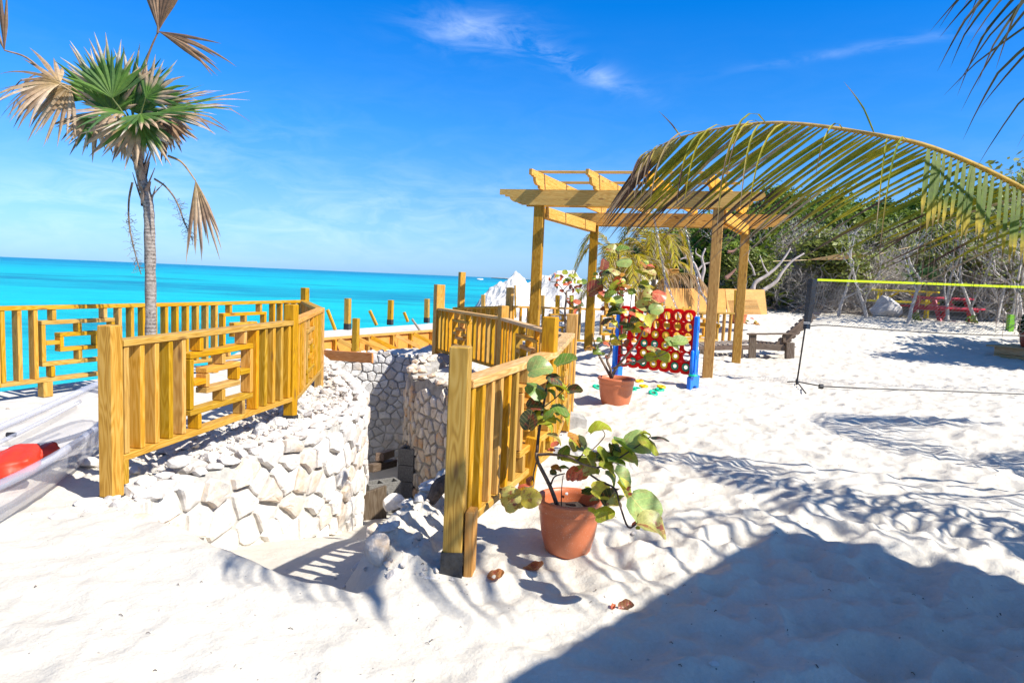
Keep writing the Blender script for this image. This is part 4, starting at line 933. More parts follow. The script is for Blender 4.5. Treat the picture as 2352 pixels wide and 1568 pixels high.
# ------------------------------------------------------------------ sea grape plants in pots
def leaf_mat():
    m, t, b = mat('sea_grape_leaf'); oc = coords(t); oi = t.nodes.new('ShaderNodeObjectInfo'); s = t.nodes.new('ShaderNodeSeparateXYZ'); L(t, oc, s.inputs[0])
    x, y = s.outputs[0], math_(t, 'ABSOLUTE', s.outputs[1])
    v1 = math_(t, 'LESS_THAN', y, 0.022)
    ph = math_(t, 'FRACT', math_(t, 'MULTIPLY', math_(t, 'SUBTRACT', x, math_(t, 'MULTIPLY', y, 0.75)), 2.6))
    v2 = math_(t, 'LESS_THAN', math_(t, 'ABSOLUTE', math_(t, 'SUBTRACT', ph, 0.5)), 0.04)
    vein = math_(t, 'MAXIMUM', v1, math_(t, 'MULTIPLY', v2, 0.75))
    rnd = oi.outputs['Random']; off = t.nodes.new('ShaderNodeCombineXYZ'); L(t, math_(t, 'MULTIPLY', rnd, 50), off.inputs[0]); L(t, math_(t, 'MULTIPLY', rnd, 23), off.inputs[1])
    vv = t.nodes.new('ShaderNodeVectorMath'); vv.operation = 'ADD'; L(t, oc, vv.inputs[0]); L(t, off.outputs[0], vv.inputs[1])
    n = noise_n(t, 1.6, 5, 0.65, vv.outputs[0]); n2 = noise_n(t, 9, 3, 0.6, vv.outputs[0])
    base = oi.outputs['Color']
    blotch = ramp(t, n, [(0.51, (0, 0, 0)), (0.60, (1, 1, 1))])
    rr = math_(t, 'POWER', math_(t, 'ADD', math_(t, 'POWER', x, 2.0), math_(t, 'POWER', y, 2.0)), 0.5)
    edge = ramp(t, math_(t, 'ADD', rr, math_(t, 'MULTIPLY', n2, 0.35)), [(1.0, (0, 0, 0)), (1.18, (1, 1, 1))])
    redc = mixc(t, n2, (0.34, 0.045, 0.03), (0.20, 0.03, 0.03))
    col = mixc(t, math_(t, 'MULTIPLY', math_(t, 'MAXIMUM', blotch, edge), math_(t, 'MULTIPLY', oi.outputs['Alpha'], 0.85)), base, redc)
    shade = ramp(t, n2, [(0.3, (0.8,)*3), (0.7, (1.15,)*3)]); col = mixc(t, 1.0, col, shade, 'MULTIPLY')
    col = mixc(t, math_(t, 'MULTIPLY', vein, 0.62), col, (0.62, 0.52, 0.18))
    L(t, col, b.inputs['Base Color']); b.inputs['Roughness'].default_value = 0.38; b.inputs['Specular IOR Level'].default_value = 0.5
    tr = t.nodes.new('ShaderNodeBsdfTranslucent'); L(t, mixc(t, 1.0, col, (1.3, 1.25, 0.5), 'MULTIPLY'), tr.inputs[0]); mx = t.nodes.new('ShaderNodeMixShader'); mx.inputs[0].default_value = 0.32
    L(t, b.outputs[0], mx.inputs[1]); L(t, tr.outputs[0], mx.inputs[2]); L(t, mx.outputs[0], t.nodes['Material Output'].inputs[0])
    bump(t, b, vein, 0.3, 0.03); return m
M_leaf = leaf_mat()
def leaf_shape(seed):
    r_ = random.Random(seed); vs = [(0, 0, 0)]; fs = []; K = 18; cup = r_.uniform(0.18, 0.48)*r_.choice((1, 1, -1)); bend = r_.uniform(-.38, .30); rings = 4
    for j in range(1, rings+1):
        q = j/rings
        for k in range(K):
            a = 2*math.pi*k/K; rr = q*(1.0+0.05*math.sin(3*a+seed)-0.22*math.exp(-((a-math.pi)/0.28)**2)*(j == rings)); x, y = rr*math.cos(a)*1.03, rr*math.sin(a)*(0.97+0.04*math.cos(seed))
            vs.append((x, y, cup*abs(y)**1.2*0.9+bend*x*x+0.06*math.sin(5*a+seed)*q*q+0.03*math.sin(9*a)*q**3))
    for k in range(K): fs.append((0, 1+k, 1+(k+1) % K))
    for j in range(rings-1):
        for k in range(K): k2 = (k+1) % K; fs.append((1+j*K+k, 1+(j+1)*K+k, 1+(j+1)*K+k2, 1+j*K+k2))
    return pmesh('leaf', vs, fs, M_leaf, smooth=True)
LEAVES = [leaf_shape(i) for i in range(7)]
LC = {'L': (0.30, 0.42, 0.13, .3), 'G': (0.13, 0.24, 0.035, .3), 'Y': (0.32, 0.36, 0.025, .4), 'D': (0.035, 0.075, 0.02, .4), 'DP': (0.06, 0.075, 0.028, .9), 'O': (0.42, 0.20, 0.022, .8), 'R': (0.62, 0.13, 0.07, 0.7),
      'P': (0.44, 0.42, 0.13, 1.0), 'PY': (0.62, 0.50, 0.06, .8), 'B': (0.20, 0.05, 0.03, 1.0), 'YB': (0.66, 0.62, 0.08, .4)}
def leaf_at(p, r_, ang, f, ck, parent, rnd, name='leaf'):
    f = max(0.06, min(0.98, f)); a = R(ang); e1 = cr*math.cos(a)+cu*math.sin(a); q = -cr*math.sin(a)+cu*math.cos(a)
    view = (p-CAM).normalized(); e2 = (q*f+view*math.sqrt(1-f*f)*rnd.choice((1, 1, -1))).normalized(); n = e1.cross(e2).normalized()
    qa = view*math.sqrt(1-f*f); c1_, c2_ = (q*f+qa).normalized(), (q*f-qa).normalized(); lit = lambda e: -e1.cross(e).dot(SUNDIR)*e1.cross(e).dot(view)
    if ck not in ('D', 'DP', 'B'): e2 = c1_ if lit(c1_) > lit(c2_) else c2_; n = e1.cross(e2).normalized()
    if n.z < 0: n = -n; e2 = -e2
    e2 = n.cross(e1)
    o = link(name, rnd.choice(LEAVES), parent, p, Matrix((e1, e2, n)).transposed().to_quaternion())
    o.scale = (r_, r_, r_); c = LC[ck]; k = rnd.uniform(.85, 1.15); o.color = (c[0]*k, c[1]*k, c[2]*k, c[3]); return o
M_stem = simple('plant_stem', (0.17, 0.12, 0.08), 0.8, 30, 0.5, 0.5); M_stemd = simple('dark_stem', (0.06, 0.035, 0.03), 0.7)
def terracotta():
    m, t, b = mat('terracotta_plastic'); v = coords(t); P = geo(t).outputs['Position']
    n = noise_n(t, 5, 4, 0.6, v); sp = noise_n(t, 160, 2, 0.7, v); s = t.nodes.new('ShaderNodeSeparateXYZ'); L(t, v, s.inputs[0])
    col = ramp(t, n, [(0.3, (0.46, 0.125, 0.045)), (0.7, (0.54, 0.16, 0.065))])
    d = math_(t, 'MULTIPLY', math_(t, 'GREATER_THAN', sp, 0.66), 0.55); col = mixc(t, d, col, (0.6, 0.5, 0.42))
    L(t, col, b.inputs['Base Color']); b.inputs['Roughness'].default_value = 0.42; return m
M_terra = terracotta(); M_soil = simple('dark_potting_soil', (0.03, 0.022, 0.018), 0.95, 40, 0.5, 1.0)
def pot(p, r_, h, label, m=None, group='terracotta pots'):
    prof = [(0.0, 0.0), (0.60, 0.0), (0.70, 0.08), (0.82, 0.35), (0.89, 0.62), (0.905, 0.76), (0.935, 0.775), (0.935, 0.80), (0.94, 0.92), (1.0, 0.935), (1.02, 0.96), (1.0, 1.0), (0.95, 1.005), (0.885, 0.985), (0.865, 0.9), (0.84, 0.74)]
    K = 48; vs = []; fs = []
    for rr, zz in prof[1:]:
        for k in range(K): a = 2*math.pi*k/K; vs.append((r_*rr*math.cos(a), r_*rr*math.sin(a), h*zz))
    for j in range(len(prof)-2):
        for k in range(K): k2 = (k+1) % K; fs.append((j*K+k, j*K+k2, (j+1)*K+k2, (j+1)*K+k))
    fs.append(tuple(range(K-1, -1, -1)))
    root = empty('plant_pot', p, label, 'plant pot', group)
    link('pot_body', pmesh('pot_body', vs, fs, m or M_terra, smooth=True), root, p)
    vs = [Vector(p)+Vector((0, 0, h*0.78))]+[Vector(p)+Vector((r_*0.85*q*math.cos(a), r_*0.85*q*math.sin(a), h*(0.76+random.uniform(-.02, .03)))) for q in (0.5, 1) for a in np.linspace(0, 2*math.pi, 17)[:-1]]
    fs = [(0, 1+k, 1+(k+1) % 16) for k in range(16)]+[(1+k, 17+k, 17+(k+1) % 16, 1+(k+1) % 16) for k in range(16)]
    mobj('soil', vs, fs, M_soil, root); return root
SC = 0.5742
def crop(x0, y0, s): return lambda x, y: ((x0+x/s)*SC, (y0+y/s)*SC)
def plant(base, label, stems, leaves, cv, s, name, seed, y0, group='sea grape plants'):
    rnd = random.Random(seed); root = empty(name, base, label, 'plant', group)
    for rad0, rad1, dark, pts in stems:
        P_ = [at(*cv(x, y), yy) for x, y, yy in pts]; k = len(P_)
        # smooth
        P2 = []
        Q = [P_[0]*2-P_[1]]+P_+[P_[-1]*2-P_[-2]]
        for i in range(1, k):
            a, b, c, d = Q[i-1:i+3]
            for t in (0, .25, .5, .75): P2.append(0.5*((2*b)+(c-a)*t+(2*a-5*b+4*c-d)*t*t+(3*b-a-3*c+d)*t**3))
        P2.append(P_[-1]); v_, f_, _ = tube(P2, list(np.linspace(rad0, rad1, len(P2))), 7); mobj('stem', v_, f_, M_stemd if dark else M_stem, root, smooth=True)
    for x, y, r_, f, ang, ck, yy in leaves:
        yy = yy+rnd.uniform(-.05, .05)
        if rnd.random() < .30: leaf_at(at(*cv(x+rnd.uniform(-1, 1)*r_*1.2, y+rnd.uniform(-1, 1)*r_*.9), yy+.06), r_/s*SC/1568*yy*.75, ang+rnd.uniform(-60, 60), rnd.uniform(.3, .8), rnd.choice((ck, 'G', 'Y', 'D')), root, rnd)
        p = at(*cv(x, y), yy); leaf_at(p, r_/s*SC/1568*yy*1.13, ang, f, ck, root, rnd)
    return root
c4 = crop(2000, 1400, 1.96)
g = gp(1303, 1262, 0.0); POT1 = Vector((g.x, g.y+0.01, 0.0))
pot(POT1-UP*0.015, 0.165, 0.285, 'large terracotta plastic pot in the foreground beside the front railing post')
y1 = POT1.y
plant(POT1+UP*0.2, 'sea grape plant with round green and red leaves in the foreground pot', [
    (0.011, 0.009, 0, [(450, 1220, y1), (390, 1060, y1-.01), (300, 880, y1), (285, 800, y1)]),
    (0.009, 0.004, 1, [(290, 800, y1), (305, 640, y1+.03), (340, 440, y1+.05), (365, 290, y1+.05), (400, 160, y1+.05)]),
    (0.008, 0.004, 0, [(290, 820, y1), (400, 815, y1-.05), (550, 840, y1-.15), (640, 890, y1-.2), (760, 920, y1-.25)]),
    (0.005, 0.0025, 1, [(760, 920, y1-.25), (860, 890, y1-.25), (1010, 795, y1-.25), (1110, 730, y1-.25), (1180, 675, y1-.25)]),
    (0.004, 0.002, 0, [(640, 850, y1-.15), (720, 785, y1-.1), (820, 675, y1-.1), (800, 620, y1-.1)]),
    (0.004, 0.002, 1, [(600, 870, y1-.18), (650, 810, y1-.15), (670, 740, y1-.15)]),
    (0.005, 0.004, 1, [(700, 970, y1-.2), (790, 1030, y1-.3), (900, 1085, y1-.4), (945, 1230, y1-.5), (1005, 1385, y1-.6), (1080, 1355, y1-.65)]),
    (0.005, 0.003, 1, [(395, 1060, y1-.02), (430, 990, y1-.05), (510, 965, y1-.05)]), (0.003, 0.002, 1, [(480, 1230, y1), (483, 1090, y1), (495, 980, y1-.03)]),
    (0.004, 0.002, 0, [(285, 880, y1), (262, 980, y1-.05), (262, 1060, y1-.08), (190, 1075, y1-.1)]),
    (0.003, 0.002, 1, [(350, 440, y1+.05), (430, 380, y1+.02), (500, 310, y1), (550, 262, y1)]),
    ], [(305, 145, 95, .8, 10, 'L', y1), (515, 95, 85, .45, 20, 'G', y1), (450, 240, 70, .5, -45, 'DP', y1), (290, 300, 88, .6, -25, 'G', y1), (450, 288, 88, .2, -10, 'Y', y1), (582, 312, 58, .6, 5, 'DP', y1), (405, 340, 42, .35, -45, 'G', y1), (480, 368, 28, .6, -30, 'Y', y1),
    (270, 440, 68, .7, 0, 'DP', y1), (475, 450, 76, .45, -18, 'G', y1), (235, 555, 74, .85, 80, 'DP', y1), (345, 545, 86, .6, 5, 'Y', y1), (385, 515, 50, .6, 45, 'G', y1), (498, 522, 68, .35, -50, 'Y', y1), (385, 605, 42, .4, -50, 'Y', y1), (455, 552, 30, .3, -35, 'Y', y1),
    (430, 690, 65, .15, -35, 'P', y1), (490, 800, 62, .75, 60, 'G', y1-.05), (430, 742, 35, .5, 20, 'R', y1-.1), (400, 790, 30, .4, 0, 'R', y1-.1), (575, 710, 70, .3, -45, 'O', y1-.1), (632, 722, 56, .45, -50, 'P', y1-.12), (780, 620, 84, .4, 10, 'Y', y1-.1),
    (840, 800, 85, .35, -45, 'Y', y1-.2), (990, 840, 98, .5, -18, 'Y', y1-.25), (1080, 740, 108, .7, -10, 'L', y1-.2), (1180, 715, 100, .35, -40, 'Y', y1-.3), (960, 752, 90, .1, -38, 'G', y1-.2), (1250, 675, 70, .1, -8, 'DP', y1-.25), (1140, 655, 42, .12, -8, 'Y', y1-.25),
    (680, 800, 90, .2, -25, 'G', y1-.05), (560, 868, 80, .35, -10, 'Y', y1-.15), (700, 850, 72, .45, -60, 'Y', y1-.2), (655, 875, 50, .5, -30, 'Y', y1-.2), (850, 860, 80, .35, -10, 'G', y1-.2), (910, 882, 70, .3, -15, 'G', y1-.25),
    (840, 930, 78, .35, -35, 'Y', y1-.3), (950, 1000, 90, .5, -55, 'L', y1-.35), (870, 1010, 68, .25, -60, 'G', y1-.2), (440, 930, 42, .45, -15, 'O', y1-.05), (500, 920, 36, .35, 0, 'G', y1-.05), (560, 965, 60, .85, 70, 'R', y1-.12), (612, 972, 52, .6, 60, 'R', y1-.14), (645, 1000, 48, .5, 20, 'R', y1-.1),
    (700, 945, 56, .75, 10, 'P', y1-.2), (772, 950, 25, .7, 90, 'Y', y1-.2), (965, 1095, 86, .4, -60, 'YB', y1-.4), (690, 1115, 52, .6, 0, 'D', y1-.05), (745, 1178, 42, .3, 0, 'D', y1-.05), (800, 1108, 92, .62, -20, 'YB', y1-.35), (865, 1150, 88, .45, 60, 'DP', y1-.38), (810, 1270, 78, .65, 20, 'Y', y1-.4),
    (895, 1205, 56, .5, 0, 'P', y1-.42), (942, 1172, 46, .5, 60, 'Y', y1-.42), (1118, 1248, 152, .8, -45, 'L', y1-.65), (1190, 1378, 125, .55, -25, 'P', y1-.72), (1010, 1085, 22, .6, 60, 'B', y1-.4), (1022, 1130, 18, .6, 0, 'R', y1-.4),
    (85, 1170, 92, .9, 45, 'P', y1-.12), (60, 1090, 58, .6, 20, 'P', y1-.1), (238, 1160, 78, .9, 0, 'PY', y1-.15), (185, 1048, 50, .25, 10, 'R', y1-.1), (236, 1028, 38, .5, 80, 'B', y1-.1), (150, 1190, 60, .8, 30, 'P', y1-.13), (1060, 1365, 30, .5, 40, 'R', y1-.66)], c4, 1.96, 'sea_grape_plant', 1, y1)
tag(cushion(POT1+Vector((-0.005, 0.13, 0.245)), 0.016, 0.003, 0.014, (0, 0, 0), simple('white_sticker', (0.75, 0.75, 0.75), 0.5), 'price_sticker', 'small white sticker on the inner rim of the foreground pot', 'sticker'), group=None)
c5 = crop(2200, 950, 2.852)
g = gp(1414, 934, 0.0); POT2 = Vector((g.x, g.y+0.05, 0.0)); y2 = POT2.y
pot(POT2-UP*0.02, 0.205, 0.335, 'second terracotta pot on the sand in front of the red game')
plant(POT2+UP*0.25, 'tall bushy sea grape plant with yellow and red leaves in the second pot', [
    (0.017, 0.006, 0, [(700, 1600, y2), (590, 1400, y2), (520, 1260, y2), (495, 1140, y2)]), (0.017, 0.012, 0, [(705, 1600, y2), (690, 1500, y2-.02), (650, 1390, y2), (700, 1290, y2), (680, 1200, y2)]),
    (0.018, 0.007, 0, [(700, 1600, y2), (760, 1480, y2), (850, 1370, y2-.05), (980, 1220, y2-.08), (1060, 1060, y2-.1)]), (0.010, 0.004, 0, [(690, 1500, y2), (870, 1440, y2-.1), (1100, 1390, y2-.2), (1290, 1330, y2-.3), (1390, 1270, y2-.35)]),
    (0.010, 0.004, 0, [(820, 1330, y2), (810, 1100, y2+.05), (730, 930, y2+.05), (640, 740, y2+.05)]), (0.007, 0.004, 1, [(800, 1100, y2+.1), (800, 860, y2+.1), (770, 640, y2+.1), (780, 300, y2+.1), (780, 170, y2+.1)]),
    (0.007, 0.003, 1, [(860, 1100, y2+.1), (910, 850, y2+.1), (940, 620, y2+.1), (1020, 480, y2+.1)]), (0.006, 0.003, 0, [(660, 1250, y2), (720, 1050, y2+.05), (700, 900, y2)]), (0.005, 0.003, 1, [(660, 600, y2), (590, 520, y2), (590, 400, y2)])],
    [(715, 145, 72, .65, -15, 'P', y2), (830, 140, 70, .4, 10, 'G', y2), (840, 265, 85, .55, 12, 'L', y2), (608, 310, 60, .8, 80, 'B', y2), (590, 415, 30, .8, 40, 'B', y2), (655, 415, 60, .35, 15, 'D', y2), (745, 370, 65, .5, -20, 'P', y2), (800, 405, 50, .4, 0, 'O', y2),
    (520, 420, 28, .7, 0, 'Y', y2), (505, 460, 22, .7, 0, 'Y', y2), (565, 505, 34, .7, 20, 'Y', y2), (515, 590, 90, .85, 30, 'B', y2), (780, 500, 55, .7, 20, 'R', y2), (740, 570, 80, .5, 45, 'Y', y2), (810, 600, 60, .35, 0, 'R', y2), (880, 540, 50, .4, -15, 'O', y2),
    (1010, 400, 40, .5, -15, 'Y', y2), (1130, 400, 75, .5, -20, 'P', y2), (1160, 440, 45, .5, -30, 'P', y2), (1085, 300, 60, .2, -35, 'O', y2), (1150, 325, 40, .3, -10, 'R', y2), (1085, 540, 62, .5, -25, 'Y', y2), (932, 620, 45, .75, 10, 'G', y2),
    (680, 650, 75, .5, 30, 'G', y2), (620, 620, 60, .5, -20, 'R', y2), (600, 670, 60, .5, -30, 'PY', y2), (775, 718, 62, .75, 10, 'L', y2), (690, 730, 60, .5, 0, 'YB', y2), (740, 790, 70, .4, -30, 'Y', y2), (820, 850, 52, .5, 0, 'YB', y2), (600, 820, 28, .7, 0, 'B', y2),
    (1120, 645, 62, .8, 0, 'P', y2), (1250, 650, 80, .8, -10, 'R', y2-.02), (1110, 705, 40, .6, 0, 'L', y2), (1055, 785, 75, .8, -10, 'P', y2), (1210, 820, 76, .85, 10, 'L', y2-.05), (1050, 880, 68, .5, -25, 'YB', y2-.05), (1150, 950, 75, .7, 60, 'YB', y2-.06), (1110, 1060, 40, .7, -30, 'R', y2-.1),
    (960, 950, 55, .7, 10, 'D', y2), (740, 840, 70, .5, 10, 'D', y2), (690, 880, 50, .4, 20, 'D', y2), (650, 968, 62, .4, 35, 'DP', y2), (735, 985, 50, .5, -40, 'YB', y2), (830, 990, 45, .5, 0, 'D', y2), (900, 1030, 60, .7, 20, 'D', y2), (980, 1040, 55, .7, 0, 'Y', y2), (1020, 1000, 45, .6, 10, 'YB', y2),
    (750, 1200, 60, .6, 0, 'PY', y2), (830, 1140, 48, .6, 25, 'Y', y2), (860, 1200, 45, .6, 70, 'B', y2), (720, 1135, 40, .5, 0, 'Y', y2), (560, 1170, 32, .85, 0, 'G', y2), (640, 1085, 36, .35, 0, 'PY', y2), (650, 1200, 40, .5, -20, 'R', y2), (575, 1215, 38, .25, 30, 'DP', y2), (460, 1270, 65, .25, 12, 'O', y2), (535, 1308, 50, .75, 0, 'G', y2),
    (605, 1328, 22, .8, 0, 'L', y2), (655, 1350, 28, .7, 0, 'B', y2), (1185, 1250, 80, .35, -10, 'P', y2-.2), (1480, 1195, 88, .6, 5, 'L', y2-.35), (1370, 1172, 55, .35, 8, 'L', y2-.35), (1405, 1245, 88, .3, -25, 'L', y2-.35), (1160, 1350, 66, .8, 10, 'Y', y2-.2), (1290, 1365, 80, .75, -20, 'Y', y2-.28), (1050, 1392, 55, .45, 5, 'D', y2-.15), (910, 1408, 35, .25, -30, 'R', y2-.1),
    (1100, 830, 50, .6, -30, 'D', y2), (960, 860, 55, .35, -25, 'R', y2), (1080, 960, 40, .6, -60, 'Y', y2)], c5, 2.852, 'sea_grape_plant', 2, y2)
y3 = 7.3
g = at(*c5(185, 1040), y3)
plant(Vector((g.x, y3, 0)), 'small leaved sea grape sapling rising behind the end of the front railing', [
    (0.016, 0.010, 0, [(195, 1500, y3), (190, 1250, y3), (180, 1040, y3), (170, 860, y3), (185, 700, y3), (187, 605, y3)]), (0.006, 0.003, 1, [(187, 660, y3), (140, 590, y3), (80, 520, y3), (0, 500, y3)]), (0.005, 0.003, 1, [(150, 600, y3), (200, 550, y3)]),
    (0.006, 0.003, 1, [(187, 610, y3), (250, 600, y3), (300, 560, y3)]), (0.005, 0.003, 1, [(180, 720, y3), (250, 790, y3), (300, 840, y3)])],
    [(170, 400, 32, .85, 0, 'Y', y3), (55, 435, 26, .4, 85, 'R', y3), (85, 443, 26, .6, 10, 'Y', y3), (135, 435, 26, .6, -30, 'R', y3), (0, 475, 20, .6, 90, 'R', y3), (130, 475, 24, .6, 60, 'R', y3), (72, 543, 25, .7, 10, 'R', y3), (90, 492, 20, .6, 0, 'R', y3), (165, 505, 26, .6, 60, 'Y', y3), (200, 485, 34, .6, 0, 'G', y3), (240, 440, 30, .6, 0, 'Y', y3), (288, 437, 28, .8, 0, 'Y', y3),
    (265, 460, 24, .5, -30, 'YB', y3), (285, 500, 28, .5, 80, 'Y', y3), (335, 500, 30, .8, 0, 'Y', y3), (385, 510, 34, .85, 0, 'G', y3), (225, 520, 28, .6, 30, 'R', y3), (180, 540, 30, .5, 0, 'R', y3), (240, 565, 28, .5, 80, 'B', y3), (300, 555, 30, .5, 20, 'B', y3), (135, 600, 26, .6, -10, 'R', y3), (255, 600, 32, .35, 90, 'R', y3), (310, 610, 34, .5, -50, 'Y', y3), (345, 605, 24, .7, 0, 'L', y3), (350, 555, 24, .7, 60, 'B', y3),
    (240, 700, 34, .4, 90, 'Y', y3), (310, 720, 44, .6, -10, 'R', y3), (215, 745, 28, .5, -40, 'R', y3), (350, 765, 32, .85, 0, 'D', y3), (315, 810, 40, .7, 30, 'DP', y3), (300, 850, 38, .4, 70, 'R', y3), (250, 740, 30, .5, 10, 'B', y3), (265, 800, 30, .5, -40, 'DP', y3), (205, 700, 14, .7, 0, 'R', y3)], c5, 2.852, 'sea_grape_plant', 3, y3)
# pot behind the pergola posts with a seedling
g = gp(1693, 775, 0.0); pot(Vector((g.x, g.y, hz(g.x, g.y))), 0.24, 0.3, 'far terracotta pot half hidden behind the right pergola posts', group='terracotta pots')
c8 = crop(2400, 1000, 2.94)
plant(Vector((g.x, g.y, 0.3)), 'thin seedling with one orange leaf in the far pot', [(0.006, 0.003, 0, [(1690, 975, g.y), (1760, 945, g.y), (1815, 890, g.y)]), (0.006, 0.003, 0, [(1660, 980, g.y), (1680, 930, g.y), (1690, 900, g.y)])],
    [(1842, 868, 34, .5, 0, 'O', g.y), (1700, 862, 32, .4, -20, 'O', g.y), (1690, 895, 18, .4, 0, 'Y', g.y), (1795, 810, 26, .2, -30, 'R', g.y)], c8, 2.94, 'seedling', 4, g.y)
# fallen leaves
def fallen(u, v, r_, ck, label, curl=0.9, rz=0, n=1):
    g = gp(u, v, 0.0); z = hz(g.x, g.y); K = 10; vs = []; fs = []
    for i in range(K+1):
        for j in range(7):
            x, y = (i/K*2-1), (j/3-1)*math.sqrt(max(0.02, 1-(i/K*2-1)**2)); vs.append(Vector((x*0.9, y*math.cos(abs(y)*curl*0.9), (abs(y)**1.6*curl*0.75+0.28*x*x+0.06*math.sin(7*x)+0.05))))
    for i in range(K):
        for j in range(6): fs.append((i*7+j, i*7+j+1, (i+1)*7+j+1, (i+1)*7+j))
    o = link('fallen_leaf', pmesh('fallen_leaf', vs, fs, M_leaf, smooth=True), None, (g.x, g.y, z)); o.scale = (r_, r_, r_); o.rotation_euler = (R(10), R(-15), rz); c = LC[ck]; o.color = c; return tag(o, label, 'leaf')
LC['BR'] = (0.22, 0.10, 0.06, 1.0); LC['T'] = (0.42, 0.17, 0.07, .9)
fallen(1440, 1384, 0.040, 'BR', 'curled red brown dry leaf at the edge of the big shadow', 1.2, R(20)); fallen(1408, 1392, 0.018, 'R', 'small pink curled leaf tip beside the brown dry leaf', 1.2, R(70))
fallen(1228, 1300, 0.055, 'T', 'tan dry leaf half buried in the sand left of the big pot', 0.5, R(-50)); fallen(1140, 1330, 0.045, 'T', 'brown scrap of leaf beside the front post stub', 0.4, R(-10))
# ------------------------------------------------------------------ palms
def vcol_mat(name, rough=0.5, trans=0.3, nscale=25, sat=1.0):
    m, t, b = mat(name); vc = t.nodes.new('ShaderNodeVertexColor'); vc.layer_name = 'Col'
    n = noise_n(t, nscale, 4, 0.6, geo(t).outputs['Position']); col = mixc(t, 1.0, vc.outputs[0], ramp(t, n, [(0.3, (0.72,)*3), (0.7, (1.25,)*3)]), 'MULTIPLY')
    L(t, col, b.inputs['Base Color']); b.inputs['Roughness'].default_value = rough; b.inputs['Specular IOR Level'].default_value = 0.35
    if trans:
        tr = t.nodes.new('ShaderNodeBsdfTranslucent'); L(t, col, tr.inputs[0]); mx = t.nodes.new('ShaderNodeMixShader'); mx.inputs[0].default_value = trans
        L(t, b.outputs[0], mx.inputs[1]); L(t, tr.outputs[0], mx.inputs[2]); L(t, mx.outputs[0], t.nodes['Material Output'].inputs[0])
    return m
M_frond = vcol_mat('palm_frond', 0.6, 0.38); M_trunk = vcol_mat('palm_trunk', 0.9, 0, 60)
def lerp3(a, b, t): return tuple(a[i]+(b[i]-a[i])*t for i in range(3))
GRN, YEL, BRN, TAN, DRY = (0.10, 0.17, 0.014), (0.50, 0.38, 0.015), (0.085, 0.045, 0.03), (0.40, 0.29, 0.18), (0.52, 0.37, 0.24)
def strip(p, d, side, l, w, droop, n, cols, fold=0.35, kink=None, wprof=None):
    """one leaflet: folded ribbon curving down; cols is list of (t,col)"""
    vs = []; fs = []; cl = []; d = d.normalized(); st = l/n
    for i in range(n+1):
        t = i/n; ww = w*(wprof(t) if wprof else (min(1, 0.45+t*4)*(1-t**2.2)+0.03))
        s = side-d*side.dot(d); s = s.normalized() if s.length > 1e-5 else d.orthogonal().normalized(); u = s.cross(d)
        vs += [p-s*ww/2+u*ww*fold*0.5, p.copy(), p+s*ww/2+u*ww*fold*0.5]
        c = cols[-1][1]
        for (t0, c0), (t1, c1) in zip(cols[:-1], cols[1:]):
            if t0 <= t <= t1: c = lerp3(c0, c1, (t-t0)/(t1-t0+1e-9)); break
        cl += [c]*3
        if i: b = (i-1)*3; fs += [(b, b+1, b+4, b+3), (b+1, b+2, b+5, b+4)]
        p = p+d*st
        k = droop*(6 if kink and abs(t-kink) < 0.5/n else 1)
        d = (d+Vector((0, 0, -k*st))).normalized()
    return vs, fs, cl
def bez(P, n):
    P = [Vector(p) for p in P]; Q = [P[0]*2-P[1]]+P+[P[-1]*2-P[-2]]; out = []; m = len(P)-1
    for j in range(n+1):
        u = j/n*m; i = min(int(u), m-1); t = u-i; a, b, c, d = Q[i:i+4]; out.append(0.5*((2*b)+(c-a)*t+(2*a-5*b+4*c-d)*t*t+(3*b-a-3*c+d)*t**3))
    return out
